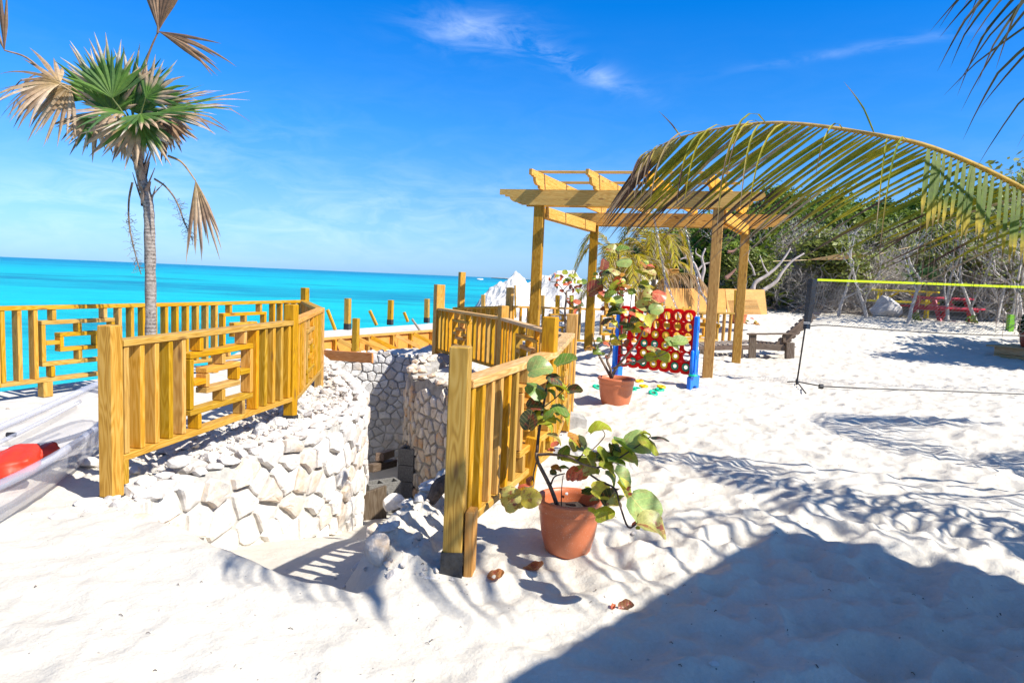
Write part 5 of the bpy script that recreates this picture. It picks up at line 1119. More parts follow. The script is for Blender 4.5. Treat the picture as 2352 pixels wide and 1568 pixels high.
def frond(parent, pts, ll, rnd, colf, n=70, w=0.035, r0=0.016, start=0.12, droop=1.3, individual=False, name='frond', hang=0.5, fwd=0.9, tipl=0.45, seg=7, brk=0.25, dirf=None):
    path = bez(pts, 60); mb = MB(); yel = (0.62, 0.40, 0.02)
    mb.tube(path, list(np.linspace(r0, 0.002, len(path))), 6, col=[lerp3(yel, TAN, i/60) for i in range(len(path))])
    rach = mobj(name, mb.v, mb.f, M_frond, parent, smooth=True, col=mb.c); j = MB()
    for i in range(n):
        t = start+(1-start)*(i+rnd.uniform(-.3, .3))/n; t = min(max(t, start), 0.995); q = t*60; k = min(int(q), 59); p = path[k].lerp(path[k+1], q-k); ax = (path[min(k+1, 60)]-path[max(k-1, 0)]).normalized()
        sd = ax.cross(UP).normalized(); up = sd.cross(ax)
        for sg in (-1, 1):
            l = ll*(math.sin(math.pi*min(1, (t*0.80+0.12)))**0.6)*(1 if t < .8 else 1-(t-.8)*1.0)*rnd.uniform(.85, 1.1)+tipl*0.1
            d = (sd*sg*rnd.uniform(.75, 1.0)+ax*fwd*(0.55+0.7*t)-UP*hang*rnd.uniform(.5, 1.4)+up*0.12).normalized()
            dk, kk, wk = droop*rnd.uniform(.6, 1.5), (rnd.choice((.3, .45, .6)) if rnd.random() < brk else None), 1
            if dirf:
                rs = dirf(t, sg, ax, sd, rnd)
                if rs is None: continue
                d, dk, kk, lk, wk = rs; l *= lk
            v_, f_, c_ = strip(p, d, ax, l, w*wk*rnd.uniform(.8, 1.15), dk, seg, colf(t, sg, rnd) if wk < 1.5 else [(0, (.12, .17, .012)), (.36, (.09, .15, .010)), (.46, (.5, .36, .02)), (.52, BRN), (1, lerp3(BRN, TAN, rnd.random()*.4))], 0.4 if wk < 1.5 else .15, kink=kk, wprof=None if wk < 1.5 else (lambda q: min(1, .5+q*4) if q < .42 else max(.10, 1-(q-.42)*8)))
            if individual:
                o = origin(v_); me = pmesh('leaflet', [x-o for x in v_], f_, M_frond, False, c_); ob = bpy.data.objects.new('leaflet', me); C.objects.link(ob); ob.parent = rach
                base = Vector(rach.location); pr = rach.parent
                while pr: base += pr.location; pr = pr.parent
                ob.location = o-base
            else: j.add(v_, f_, c_)
    if not individual:
        o = mobj('leaflets', j.v, j.f, M_frond, None, False, j.c); o['kind'] = 'stuff'; wl = Vector(o.location); o.parent = rach; base = Vector(rach.location); pr = rach.parent
        while pr: base += pr.location; pr = pr.parent
        o.location = wl-base
    return rach
def col_near(t, sg, rnd):
    g = lerp3(GRN, YEL, max(0, min(1, rnd.gauss(0.38, 0.28)))); tip = rnd.choice((BRN, BRN, BRN, TAN, (0.16, 0.10, 0.06)))
    a = rnd.uniform(.42, .80)
    if t > .85: g = lerp3(g, TAN, 0.5); a = .25
    if rnd.random() < .10: g = TAN
    return [(0, lerp3(g, YEL, .45)), (a*0.6, g), (a, lerp3(g, YEL, .6)), (min(.97, a+.07), tip), (1, lerp3(tip, TAN, rnd.choice((0, .2, .6))))]
rnd = random.Random(77)
cp = empty('coconut_palm', (5.05, 4.25, 0), 'young coconut palm just off the right edge whose fronds arch into view with browned tips', 'palm')
vs, fs, cl = tube(bez([(5.05, 4.25, -.1), (5.07, 4.24, .4), (5.0, 4.25, .95)], 12), list(np.linspace(.14, .09, 13)), 14, col=(0.25, 0.2, 0.15)); mobj('trunk', vs, fs, M_trunk, cp, smooth=True, col=cl)
yv = 4.35
def main_dir(t, sg, ax, sd, r):
    if sg > 0:
        if r.random() < (.10 if t < .6 else .38): return None
        return ((ax*r.uniform(.95, 1.1)+sd*.30-UP*(r.uniform(.62, .78)+.25*(1-t))).normalized(), r.uniform(.10, .45), .75 if r.random() < .10 else None, 1.25, 1)
    if t < .34: return ((ax*.25-sd*.35-UP*1.0+Vector((r.uniform(-.04, .04), 0, 0))).normalized(), 1.2, r.choice((None, .5, .6)), 1.1, 1.5)
    if r.random() < .72: return None
    if r.random() < .05: return ((ax*.6-sd*.2+UP*.9).normalized(), .9, r.choice((.3, .5)), .4, .5)
    return ((ax*r.uniform(.2, .7)-sd*.4+UP*r.uniform(-.5, .25)).normalized(), r.uniform(4, 8), None, r.uniform(.7, 1.1), .65)
main = [(4.98, 4.25, .9), at(2560, 575, 4.3), at(2352, 435, yv), at(2144, 340, yv), at(1978, 304, yv), at(1833, 284, yv+.05), at(1730, 284, yv+.1), at(1626, 300, yv+.15), at(1543, 322, yv+.2), at(1475, 360, yv+.2)]
frond(cp, main, 0.88, rnd, col_near, n=112, w=0.021, r0=0.020, start=0.16, individual=True, seg=9, dirf=main_dir)
# upper frond whose drooping leaflets enter the top right corner
frond(cp, [(5.0, 4.2, .95), at(2760, 420, 3.9), at(2640, 120, 3.9), at(2520, -60, 3.9), at(2400, -120, 3.9), at(2280, -130, 3.9)], 0.95, rnd, lambda t, s_, r_: [(0, BRN), (.5, (0.05, 0.06, 0.02)), (1, BRN)], n=40, w=0.018, seg=8, dirf=lambda t, s_, ax, sd, r: None if r.random() < .35 else ((Vector((-r.uniform(.6, 1), 0, -r.uniform(.5, 1)))+sd*s_*.25).normalized(), r.uniform(.3, 1.2), r.choice((None, .5, .65)), 1.0, 1))
for pts in ([(5.1, 4.2, .95), (5.5, 3.4, 2.0), (5.4, 2.7, 2.5), (4.7, 2.4, 2.3), (4.2, 2.9, 1.7)], [(5.1, 4.3, .95), (6.0, 4.6, 2.2), (7.0, 5.0, 2.2), (7.8, 5.2, 1.4)], [(5.1, 4.35, .95), (5.4, 5.2, 2.4), (6.2, 5.9, 3.0), (7.2, 6.2, 2.5)], [(5.1, 4.2, .95), (6.0, 3.3, 2.3), (6.9, 2.4, 2.6), (7.6, 1.8, 2.0)],
            [(5.1, 4.2, .95), (4.9, 3.2, 2.6), (4.1, 2.1, 3.5), (2.8, 1.4, 3.7), (1.7, 1.5, 3.3), (1.15, 1.9, 2.85)], [(5.1, 4.2, .95), (5.7, 3.1, 1.8), (5.3, 2.6, 2.35), (4.6, 2.85, 2.7), (3.95, 3.3, 2.75), (3.4, 3.95, 2.4)]):
    frond(cp, pts, 0.75, rnd, col_near, n=62, w=0.038, droop=1.5, hang=0.7)
'''
c2 = empty('coconut_palm', (1.9, -1.2, 0), 'taller coconut palm standing behind the photographer by the hut', 'palm')
vs, fs, cl = tube(bez([(1.9, -1.2, -.1), (1.95, -1.0, 1.5), (1.7, -.6, 2.9)], 14), list(np.linspace(.15, .10, 15)), 12, col=(0.25, 0.2, 0.15)); mobj('trunk', vs, fs, M_trunk, c2, smooth=True, col=cl)
for pts in ([(1.7, -.6, 2.9), (1.2, .3, 3.7), (.75, 1.3, 3.6), (.40, 2.1, 3.1), (0.1, 2.55, 2.5)], [(1.7, -.6, 2.9), (1.6, .6, 3.7), (1.2, 1.7, 3.5), (.8, 2.2, 3.0)], [(1.7, -.6, 2.9), (2.6, -.4, 3.8), (3.4, 0, 3.4)], [(1.7, -.6, 2.9), (1.2, -1.4, 3.8), (.6, -2.2, 3.4)], [(1.7, -.6, 2.9), (2.4, -1.5, 3.7), (3.0, -2.2, 3.2)], [(1.7, -.6, 2.9), (.8, -.8, 3.6), (0, -1.0, 3.2)]):
'''
# young yellow coconut palms behind the pergola
def small_palm(x, y, z, h, label, seed, nf=11, l=1.9, tint=YEL, trunk=0.5):
    r_ = random.Random(seed); z0 = hz(x, y); root = empty('coconut_palm', (x, y, z0), label, 'palm', 'young coconut palms behind the pergola')
    top = Vector((x, y, z0+h)); v_, f_, c_ = tube([(x, y, z0-.1), (x+.02, y, z0+h*.6), top], [.11, .09, .05], 10, col=(0.3, 0.24, 0.15)); mobj('trunk', v_, f_, M_trunk, root, smooth=True, col=c_)
    def cf(t, sg, rr): g = lerp3(GRN, tint, rr.uniform(.5, 1.2)); e = rr.choice((g, DRY, (0.45, 0.40, 0.32), BRN)); return [(0, g), (.45, g), (.7, e), (1, e)]
    for i in range(nf):
        a = 2*math.pi*i/nf+r_.uniform(-.25, .25); u = r_.choice((1.25, 1.1, .8, .35)); d = Vector((math.cos(a), math.sin(a), 0)); ln = l*r_.uniform(.8, 1.1)
        pts = [top, top+d*ln*.14+UP*ln*.42*u, top+d*ln*.34+UP*ln*(.70*u), top+d*ln*.58+UP*ln*(.68*u-.06), top+d*ln*.80+UP*ln*(.36*u-.25)]
        frond(root, pts, l*.30, r_, cf, n=42, w=0.03, r0=.016, droop=1.6, hang=.35, seg=5)
    return root
pA, pB, pC = at(1440, 600, 17.5), at(1520, 610, 18.5), at(1345, 640, 26)
small_palm(pA.x-.1, 17.5, 0, 0.95, 'yellow green young coconut palm nearer the back left pergola post', 5, 13, 1.65)
small_palm(pB.x-.1, 19.0, 0, 1.35, 'yellow young coconut palm seen through the middle of the pergola', 9, 12, 1.6)
# dry fallen frond on the plywood
fr_ = empty('dry_frond', at(1580, 640, 17.0), 'dry brown coconut frond draped over the plywood behind the game', 'palm frond')
frond(fr_, [at(1500, 668, 16.9), at(1520, 640, 16.9), at(1560, 628, 16.9), at(1600, 634, 16.9), at(1630, 665, 16.9)], 0.5, rnd, lambda t, s_, r: [(0, (0.3, 0.18, 0.07)), (.5, (0.35, 0.22, 0.1)), (1, TAN)], n=40, w=.03, droop=3, hang=1.2, seg=5, start=.02)
# ------------------------------------------------------------------ thatch palm with fan leaves at the left
yT = 6.25
tp = empty('thatch_palm', (at(345, 780, yT).x, yT, 0), 'thin trunked thatch palm with fan leaves, some dead and hanging, at the left', 'palm')
TB = at(343, 800, yT); TB.z = 0; TT = at(322, 395, yT); mid1 = at(346, 700, yT); mid2 = at(343, 520, yT)
tpts = bez([TB-UP*.1, mid1, mid2, at(338, 455, yT), TT, at(312, 330, yT)], 40)
rr = [0.046 if p.z < 1.6 else 0.046-(p.z-1.6)*0.006 for p in tpts]
vs = []; fs = []; cl = []
for i, p in enumerate(tpts):
    for k in range(14):
        a = 2*math.pi*k/14; q = rr[i]*(1+0.05*math.sin(i*2.1+k)+random.uniform(-.05, .05)); vs.append(p+Vector((q*math.cos(a), q*math.sin(a), 0))); g_ = random.uniform(.8, 1.15)*(0.85 if i % 3 == 0 else 1); cl.append((0.30*g_, 0.27*g_, 0.24*g_))
    if i: b = (i-1)*14; fs += [(b+k, b+(k+1) % 14, b+14+(k+1) % 14, b+14+k) for k in range(14)]
def trunk_mat():
    m, t, b = mat('ringed_palm_bark'); v = coords(t); s = t.nodes.new('ShaderNodeSeparateXYZ'); L(t, v, s.inputs[0])
    n = noise_n(t, 26, 6, 0.75, mapping(t, v, (1, 1, 1.6))); w = math_(t, 'SINE', math_(t, 'ADD', math_(t, 'MULTIPLY', s.outputs[2], 190), math_(t, 'MULTIPLY', n, 9)))
    f = math_(t, 'ADD', math_(t, 'MULTIPLY', w, .05), n); L(t, ramp(t, f, [(.32, (0.07, 0.055, 0.045)), (.5, (0.27, 0.23, 0.20)), (.72, (0.42, 0.39, 0.35))]), b.inputs['Base Color']); b.inputs['Roughness'].default_value = .9; bump(t, b, f, .9, .012); return m
M_ring = trunk_mat(); mobj('trunk', vs, fs, M_ring, tp, smooth=True)
rnd = random.Random(12)
# old leaf bases (boots)
M_boot = simple('dead_leaf_base', (0.26, 0.19, 0.14), 0.9, 25, 0.5, 0.8)
for i in range(26):
    t = i/26; a = i*2.4; p = TT.lerp(mid2, 0.62).lerp(at(312, 325, yT), t); d = Vector((math.cos(a), math.sin(a), 0)); st_ = p+d*0.035; e = st_+d*rnd.uniform(.03, .09)+UP*rnd.uniform(.10, .2)
    v_, f_, c_ = strip(st_-UP*.03, (e-st_)+UP*.02, d.cross(UP), rnd.uniform(.14, .26), rnd.uniform(.05, .075), rnd.uniform(-1.5, 2), 4, [(0, TAN), (1, TAN)], .5, wprof=lambda t_: 1-t_*.75); mobj('leaf_base', v_, f_, M_boot, tp)
def fan(parent, hub, pet_from, nrm, updir, R0, spread, n, colf, rnd, droop=1.0, w=0.045, name='fan_leaf', jag=.34, ragged=0.07, fuse=0.35):
    """fan leaf: petiole + radiating folded segments"""
    R0 *= .94
    pet = [Vector(pet_from), Vector(pet_from).lerp(hub, .5)+UP*.05, Vector(hub)]; v_, f_, c_ = tube(bez(pet, 10), list(np.linspace(.012, .006, 11)), 6, col=colf(rnd)[0][1]); mb = MB(); mb.add(v_, f_, [lerp3(c, TAN, .3) for c in c_])
    x = Vector(updir).normalized(); z = Vector(nrm); z = (z-x*z.dot(x)).normalized(); y = z.cross(x)
    for i in range(n):
        a = (i/(n-1)-.5)*spread; 
        if rnd.random() < ragged: continue
        d = (x*math.cos(a)+y*math.sin(a)+z*0.10*(i % 2)).normalized(); l = R0*(0.66+.34*math.cos(a*.9))*rnd.uniform(1-jag, 1); cols = colf(rnd)
        v_, f_, c_ = strip(Vector(hub), d, (-x*math.sin(a)+y*math.cos(a)), l, w, droop*rnd.uniform(.3, 1.6), 7, cols, .45, kink=.6 if rnd.random() < .25 else None, wprof=lambda t_: (0.12+t_*2.3 if t_ < .38 else 1.0*(1-((t_-.38)/.62)**1.4)+.03)); mb.add(v_, f_, c_)
    return mb.build(name, M_frond, parent, False, True)
G2 = (0.11, 0.22, 0.03); G3 = (0.05, 0.12, 0.04)
def cgreen(r): g = lerp3(G2, G3, r.random()); e = r.choice((DRY, DRY, g, (0.6, 0.5, 0.4))); a = r.uniform(.55, .9); return [(0, lerp3(g, (0.2, 0.3, 0.05), .3)), (a-.1, g), (a, e), (1, e)]
def cdry(r): g = r.choice((DRY, (0.6, 0.45, 0.32), (0.42, 0.28, 0.17), (0.25, 0.16, 0.1))); return [(0, lerp3(g, YEL, .25)), (.5, g), (1, lerp3(g, BRN, r.choice((0, 0, .5))))]
def cmix(r): return cgreen(r) if r.random() < .5 else [(0, G2), (.3, G2), (.45, DRY), (1, r.choice((DRY, BRN)))]
def cbrn(r): g = r.choice(((0.22, 0.12, 0.06), (0.14, 0.08, 0.05), (0.36, 0.22, 0.13))); return [(0, g), (1, lerp3(g, TAN, .3))]
HB = at(312, 330, yT)
c1 = crop(0, 0, 1.4255)
def fl(hx, hy, hd, dx, dy, dz, nx, ny, nz_, R0, sp, n, cf, droop=.6, pf=None, **k):
    fan(tp, at(*c1(hx, hy), yT+hd), pf or HB, Vector((nx, ny, nz_)), Vector((dx, dy, dz)), R0, sp, n, cf, rnd, droop, **k)
fl(640, 560, -.15, -.15, 0, 1, .2, -1, .1, .60, 1.9, 18, cgreen, .5); fl(560, 560, .05, -.75, 0, .8, .1, -1, .2, .60, 1.9, 18, cgreen, .7); fl(740, 570, .1, .25, .1, 1, 0, -1, .2, .56, 2.0, 18, cgreen, .3)
fl(830, 560, -.1, .8, 0, .75, .2, -1, .5, .48, 2.2, 18, cmix, .7); fl(900, 640, -.2, 1, -.1, .12, .1, -.6, .9, .95, 1.0, 16, cmix, .55); fl(880, 600, .15, 1, .2, .42, 0, -.5, 1, .75, 1.5, 18, cmix, .8)
fl(800, 650, -.3, .3, -.6, -.35, 0, -.6, .8, .55, 2.6, 18, cgreen, .8); fl(700, 640, -.2, -.5, -.5, -.1, 0, -.5, 1, .6, 2.4, 18, cmix, 1.2)
fl(340, 480, -.2, -1, -.2, .15, .2, -.8, .8, .75, 2.5, 22, cdry, 2.0); fl(400, 490, -.1, -.7, 0, -.7, .2, -1, .3, .72, 2.0, 20, cdry, 1.4); fl(300, 470, .1, -1, .3, 0, 0, -.6, .9, .7, 1.6, 16, cmix, 1.4)
fl(540, 640, 0, -.35, -.1, -1, .1, -1, .2, .52, 1.9, 16, cmix, .6); fl(790, 680, -.25, .05, -.2, -1, .05, -1, .1, .58, 2.5, 22, cmix, .4); fl(720, 690, -.1, -.5, -.1, -.8, .05, -1, .1, .48, 2.2, 18, cdry, .4)
fl(940, 680, .1, .3, 0, -1, .05, -1, .1, .45, 2.0, 14, cbrn, .5); fl(860, 640, .2, .9, .3, -.3, .05, -.8, .8, .6, 2.0, 16, cmix, 1.2)
fl(640, 640, -.05, -.1, -.2, .9, .1, -1, .2, .42, 2.6, 18, cgreen, .4); fl(760, 640, .0, .4, -.1, .8, .1, -1, .2, .42, 2.4, 18, cgreen, .5); fl(700, 600, .2, 0, 0, 1, .1, -1, .2, .5, 2.6, 18, cgreen, .4); fl(600, 690, .1, -.9, 0, -.4, 0, -.7, .7, .45, 2.0, 14, cmix, 1.0)
# dead leaves standing or hanging on long stalks
fan(tp, at(*c1(905, 175), yT), at(*c1(795, 500), yT), Vector((.2, -1, 0)), Vector((.12, 0, 1)), .80, .75, 14, cbrn, rnd, 1.3, w=.045, name='dead_fan_leaf', ragged=.1)
fan(tp, at(*c1(905, 180), yT), at(*c1(900, 190), yT), Vector((.2, -1, .2)), Vector((1, 0, -.35)), .80, .40, 10, cbrn, rnd, .5, w=.035, name='dead_fan_leaf')
fan(tp, at(*c1(25, 288), yT-.2), at(*c1(280, 440), yT-.1), Vector((.2, -1, 0)), Vector((-.22, 0, 1)), .80, .5, 9, cbrn, rnd, .3, w=.035, name='dead_fan_leaf')
fan(tp, at(*c1(1115, 1030), yT-.1), at(*c1(960, 890), yT), Vector((.1, -1, 0)), Vector((.18, 0, -1)), .80, .6, 12, cdry, rnd, .4, w=.035, name='dead_fan_leaf')
for pts in ([(755, 1040), (738, 1120), (733, 1200), (738, 1290), (755, 1380), (780, 1480), (805, 1565)], [(880, 1020), (940, 1060), (990, 1120), (1020, 1180), (1045, 1250), (1080, 1330), (1100, 1370)]):
    P_ = bez([at(*c1(x, y), yT-.05) for x, y in pts], 24); mb = MB(); mb.tube(P_, list(np.linspace(.010, .004, 25)), 6)
    for i in range(70):
        k = rnd.uniform(.42, .98); p = P_[int(k*24)].copy(); d = Vector((rnd.gauss(.3, 1), rnd.gauss(0, .6), rnd.gauss(-.2, .7))).normalized(); q = [p]
        for _ in range(5): d = (d+Vector((rnd.gauss(0, .6), rnd.gauss(0, .6), rnd.gauss(-.1, .5)))).normalized(); q.append(q[-1]+d*.018)
        mb.tube(q, .0016, 3, cap=False)
    mb.build('old_flower_stalk', M_stem, tp)
# ------------------------------------------------------------------ right side: chair, net, tables, boulder, planter
def adirondack():
    y = gp(1722, 822, 0).y; root = empty('lounge_chair', gp(1780, 822, 0), 'dark weathered slatted wooden beach chair behind the right pergola post', 'chair')
    def B(name, u0_, v0_, u1_, v1_, w, d, yd, dy=0, m=None, dy1=None): board(name, at(u0_, v0_, y+dy), at(u1_, v1_, y+(dy if dy1 is None else dy1)), w, d, yd, m or M_old, root)
    X = Vector((1, 0, 0)); Yv = Vector((0, 1, 0))
    for dy in (0, .62):
        B('front_leg', 1727, 824, 1729, 768, .14 if dy == 0 else .1, .045, Yv, dy); B('armrest', 1717, 767, 1822, 766, .028, .11, Yv, dy)
        B('back_leg', 1813, 823, 1814, 787, .16, .1, Yv, dy-.02)
        B('side_rail', 1735, 795, 1816, 800, .12, .04, Yv, dy)
        B('arm_support', 1801, 786, 1801, 770, .06, .04, Yv, dy)
        B('back_rail', 1781, 800, 1868, 722, .15, .04, Yv, dy*.93+.03)
    for i in range(6): B('seat_slat', 1730+i*9.5, 784+.8*i, 1737+i*9.5, 785+.8*i, .02, .60, Yv, .31)
    for i in range(9):
        t = i/8; u = 1790+76*t; v = 792-70*t; B('back_slat', u, v, u+6, v-5, .02, .58, Yv, .33)
    B('back_brace', 1800, 778, 1850, 752, .05, .04, Yv, .66); B('foot_beam', 1821, 796, 1821, 797, .1, .1, X, 0)
    # long slatted leg rest reaching left
    for dy in (0, .6): B('rest_rail', 1606, 800, 1730, 797, .09, .04, Yv, dy)
    for i in range(11): B('rest_slat', 1606+i*11.3, 790-.5*i, 1614+i*11.3, 789.5-.5*i, .022, .62, Yv, .3, M_grey)
    for u in (1612, 1700): B('rest_leg', u, 822, u, 802, .1, .06, Yv, 0)
adirondack()
# volleyball net
yN = gp(1830, 880, 0).y; vn = empty('volleyball_net', gp(1830, 880, 0), 'volleyball net with bright yellow top tape on a slim black pole', 'net')
gN = gp(1830, 881, 0)
NT = [at(1866, 642, yN), at(2352, 659, yN*.985), at(2800, 672, yN*.97)]
for name, a, b, w, m in (('pole', gN, at(1866, 641, yN), .012, M_black),):
    v_, f_, _ = tube([a, b], w, 10); mobj(name, v_, f_, m, vn, smooth=True)
M_tape = simple('yellow_tape', (0.62, 0.80, 0.0), .5)
tb = bez([NT[0], at(2100, 650, yN*.993), NT[1], NT[2]], 12); mb = MB()
for a, b in zip(tb[:-1], tb[1:]):
    n_ = Vector((0, .004, 0)); q = [a-UP*.016-n_, b-UP*.016-n_, b+UP*.014-n_, a+UP*.014-n_]; mb.add(q+[w_+n_*2 for w_ in q], BOXF)
mb.build('top_tape', M_tape, vn)
bb = bez([at(1853, 750, yN), at(1900, 747, yN*.995), at(2020, 756, yN*.99), at(2180, 766, yN*.99), at(2352, 771, yN*.985), at(2800, 778, yN*.97)], 24); v_, f_, _ = tube(bb, .008, 6); mobj('bottom_rope', v_, f_, M_black, vn)
tt = bez([NT[0], at(2100, 650, yN*.993), NT[1], NT[2]], 90); b2 = bez([at(1853, 750, yN), at(1900, 747, yN*.995), at(2020, 756, yN*.99), at(2180, 766, yN*.99), at(2352, 771, yN*.985), at(2800, 778, yN*.97)], 90)
mb = MB(); M_mesh = simple('net_cord', (0.10, 0.10, 0.11), .7)
for i in range(0, 91): mb.tube([tt[i], b2[i]], .0022, 3, cap=False)
for j in range(1, 9): mb.tube([tt[i].lerp(b2[i], j/9)+UP*.004*math.sin(i*.9+j) for i in range(0, 91, 3)], .0022, 3, cap=False)
o = mb.build('net_mesh', M_mesh, vn); o['kind'] = 'stuff'
mb = MB(); sl = [(1856, 640, 1878, 640), (1853, 668, 1874, 668), (1849, 700, 1870, 700), (1846, 740, 1862, 742), (1844, 755, 1861, 756)]; vs = []; fs = []
for a, b, c, d in sl:
    for dy in (-.02, .02): vs += [at(a, b, yN+dy), at((a+c)/2, b, yN+dy*1.8+random.uniform(-.01, .01)), at(c, d, yN+dy)]
for i in range(4):
    b = i*6; fs += [(b, b+6, b+7, b+1), (b+1, b+7, b+8, b+2), (b+3, b+4, b+10, b+9), (b+4, b+5, b+11, b+10), (b, b+3, b+9, b+6), (b+2, b+8, b+11, b+5)]
mobj('pole_sleeve', vs, fs, simple('black_vinyl', (0.012, 0.013, 0.018), .25, 18, .3, .8), vn)
m = simple('white_print', (0.7, 0.7, 0.72), .5); k = yN-.045
for a, b, c, d in ((1846, 740.0, 1853.5, 740.3), (1854.3, 740.3, 1860.5, 740.8), (1846.2, 743.0, 1860, 743.8)): board('sleeve_lettering', at(a, b, k), at(c, d, k), .007 if b < 742 else .003, .002, Vector((0, 1, 0)), m, vn, bev=0)
for pts, w in (([gN+UP*.03, gp(1808, 876.5, .02)], .009), ([gN+UP*.03, gp(1851, 903, .0)], .009), ([gN+UP*.03, gp(1890, 887, .02), gp(2000, 892, .012), gp(2160, 897, .012), gp(2352, 905, .012), gp(2600, 914, .012)], .009)):
    v_, f_, _ = tube(pts, w, 8); mobj('base_tube', v_, f_, M_black, vn, smooth=True)
v_, f_, _ = tube([gN-UP*.01, gN+UP*.07], .018, 10); mobj('base_hub', v_, f_, M_black, vn)
q = gp(1885, 887, .02); mobj('clamp', *tube([q-Vector((.02, 0, 0)), q+Vector((.03, 0, 0))], .035, 8)[:2], M_black, vn)
# boulder
g = gp(2030, 735, .48); bm_ = rock_mesh(91, rock_mat('grey_boulder', (0.46, 0.44, 0.43), (0.33, 0.31, 0.30), (0.55, 0.54, 0.53), 3, rnd=0), 4, 1.0); bo = link('boulder', bm_, None, (g.x, g.y, hz(g.x, g.y)+.26), Matrix.Rotation(.4, 3, 'Y').to_quaternion()); bo.scale = (1.05, .8, .95); tag(bo, 'big rounded grey boulder beside the yellow picnic table', 'boulder')
def picnic(c, rz, m, label, L_=1.7, k=1.0):
    z0 = hz(c.x, c.y); root = empty('picnic_table', (c.x, c.y, z0), label, 'picnic table', 'picnic tables under the scrub'); M3 = Matrix.Rotation(rz, 3, 'Z')*k; o = Vector((c.x, c.y, z0))
    def B(n_, a, b, w, d, yd): board(n_, o+M3 @ Vector(a), o+M3 @ Vector(b), w, d, M3 @ Vector(yd), m, root, bev=.006)
    for i in range(5): B('top_plank', (-L_/2, -.32+i*.16, .74), (L_/2, -.32+i*.16, .74), .06, .145, (0, 1, 0))
    for s in (-1, 1):
        for k in (0, 1): B('seat_plank', (-L_/2, s*(.62+k*.15), .43), (L_/2, s*(.62+k*.15), .43), .06, .14, (0, 1, 0))
    for x in (-.6, .6):
        for s in (-1, 1): B('leg', (x, s*.28, .72), (x, s*.62, -.05), .13, .06, (1, 0, 0))
        B('cross_beam', (x+.05, -.78, .37), (x+.05, .78, .37), .09, .04, (1, 0, 0)); B('top_cleat', (x+.05, -.36, .69), (x+.05, .36, .69), .07, .04, (1, 0, 0))
        B('brace', (x, 0, .40), (x*.2, 0, .70), .07, .04, (0, 1, 0))
M_py = simple('yellow_paint', (0.80, 0.62, 0.0), .45, 8, .12); M_pr = simple('crimson_paint', (0.40, 0.008, 0.03), .45, 8, .15)
g = at(2160, 734, 22.5); picnic(Vector((g.x, 22.5, 0)), R(12), M_pr, 'crimson painted picnic table behind the volleyball net')
g = at(2092, 705, 23.4); picnic(Vector((g.x, 23.9, 0)), R(-35), M_py, 'bright yellow painted picnic table between boulder and crimson table', 1.7, 1.22)
g = at(2090, 695, 28.5); place_rock(RW[1], (g.x, 29, hz(g.x, 29)+.1), .9, 'boulder', 'whitish rock behind the crimson picnic table', 'boulder')
# timber platform with pot at the right edge
gA, gB = gp(2282, 826, .0), gp(2420, 842, .0); dpl = (gB-gA).normalized(); nb = Vector((-dpl.y, dpl.x, 0)); zt_ = .33
pl = empty('timber_platform', gA, 'low timber deck platform at the right edge carrying a potted shrub', 'platform')
for z in (.07, .22): board('side_board', gA+UP*z, gA+dpl*2.4+UP*z, .14, .04, nb, M_deckw, pl)
for i in range(7): board('deck_board', gA-dpl*.15+nb*(.0+i*.15)+UP*(zt_-.02), gA+dpl*2.5+nb*(.0+i*.15)+UP*(zt_-.02), .035, .14, nb, M_deckw, pl)
board('side_board', gA+nb*.03+UP*.15, gA+nb*1.0+UP*.15, .28, .04, dpl, M_deckw, pl)
M_pot3 = simple('brown_red_glazed_pot', (0.22, 0.045, 0.025), .35)
pc = gA+dpl*.50+nb*.30+UP*(zt_); pot(pc, .19, .36, 'dark red pot on the timber platform at the right edge', M_pot3, group=None)
def blob_leaves(name, label, c, rx, ry, rz_, n, s, cols, seed, cat='shrub', m=None):
    r_ = random.Random(seed); mb = MB()
    for i in range(n):
        d = Vector((r_.gauss(0, 1), r_.gauss(0, 1), abs(r_.gauss(0, 1)))).normalized()*r_.uniform(.55, 1); p = Vector(c)+Vector((d.x*rx, d.y*ry, d.z*rz_)); a = Vector((r_.gauss(0, 1), r_.gauss(0, 1), r_.gauss(.3, 1))).normalized(); b = a.orthogonal().normalized(); e = a.cross(b); k = s*r_.uniform(.6, 1.2)
        mb.add([p-b*k, p+e*k*.5, p+b*k, p-e*k*.5], [(0, 1, 2, 3)], r_.choice(cols))
    return tag(mb.build(name, m or M_frond, None, False, True), label, cat)
blob_leaves('potted_shrub', 'glossy dark green shrub in the pot on the platform', pc+UP*.34, .24, .24, .42, 260, .07, ((.02, .06, .012), (.03, .09, .015), (.05, .12, .02)), 3)
gq = at(2325, 700, 20); zq = hz(gq.x, 20); board('green_planter', (gq.x, 20, zq-.02), (gq.x, 20, zq+.48), .15, .15, UP.cross(Vector((1, 0, 0))), simple('lime_plastic', (.16, .42, .01), .4)); tag(C.objects[-1], 'lime green plastic planter stem beside the potted shrub', 'planter')
for u, v, lab, s in ((2232, 728, 'small yellow green seedling in the sand right of the crimson table', .17), (2100, 730, 'little bushy green plant at the foot of a thin trunk', .2)):
    g = at(u, v, 21); blob_leaves('seedling_bush', lab, Vector((g.x, 21, hz(g.x, 21)+.05)), s, s, s*1.4, 60, .07, ((.20, .25, .03), (.10, .16, .02)), 5, 'plant')
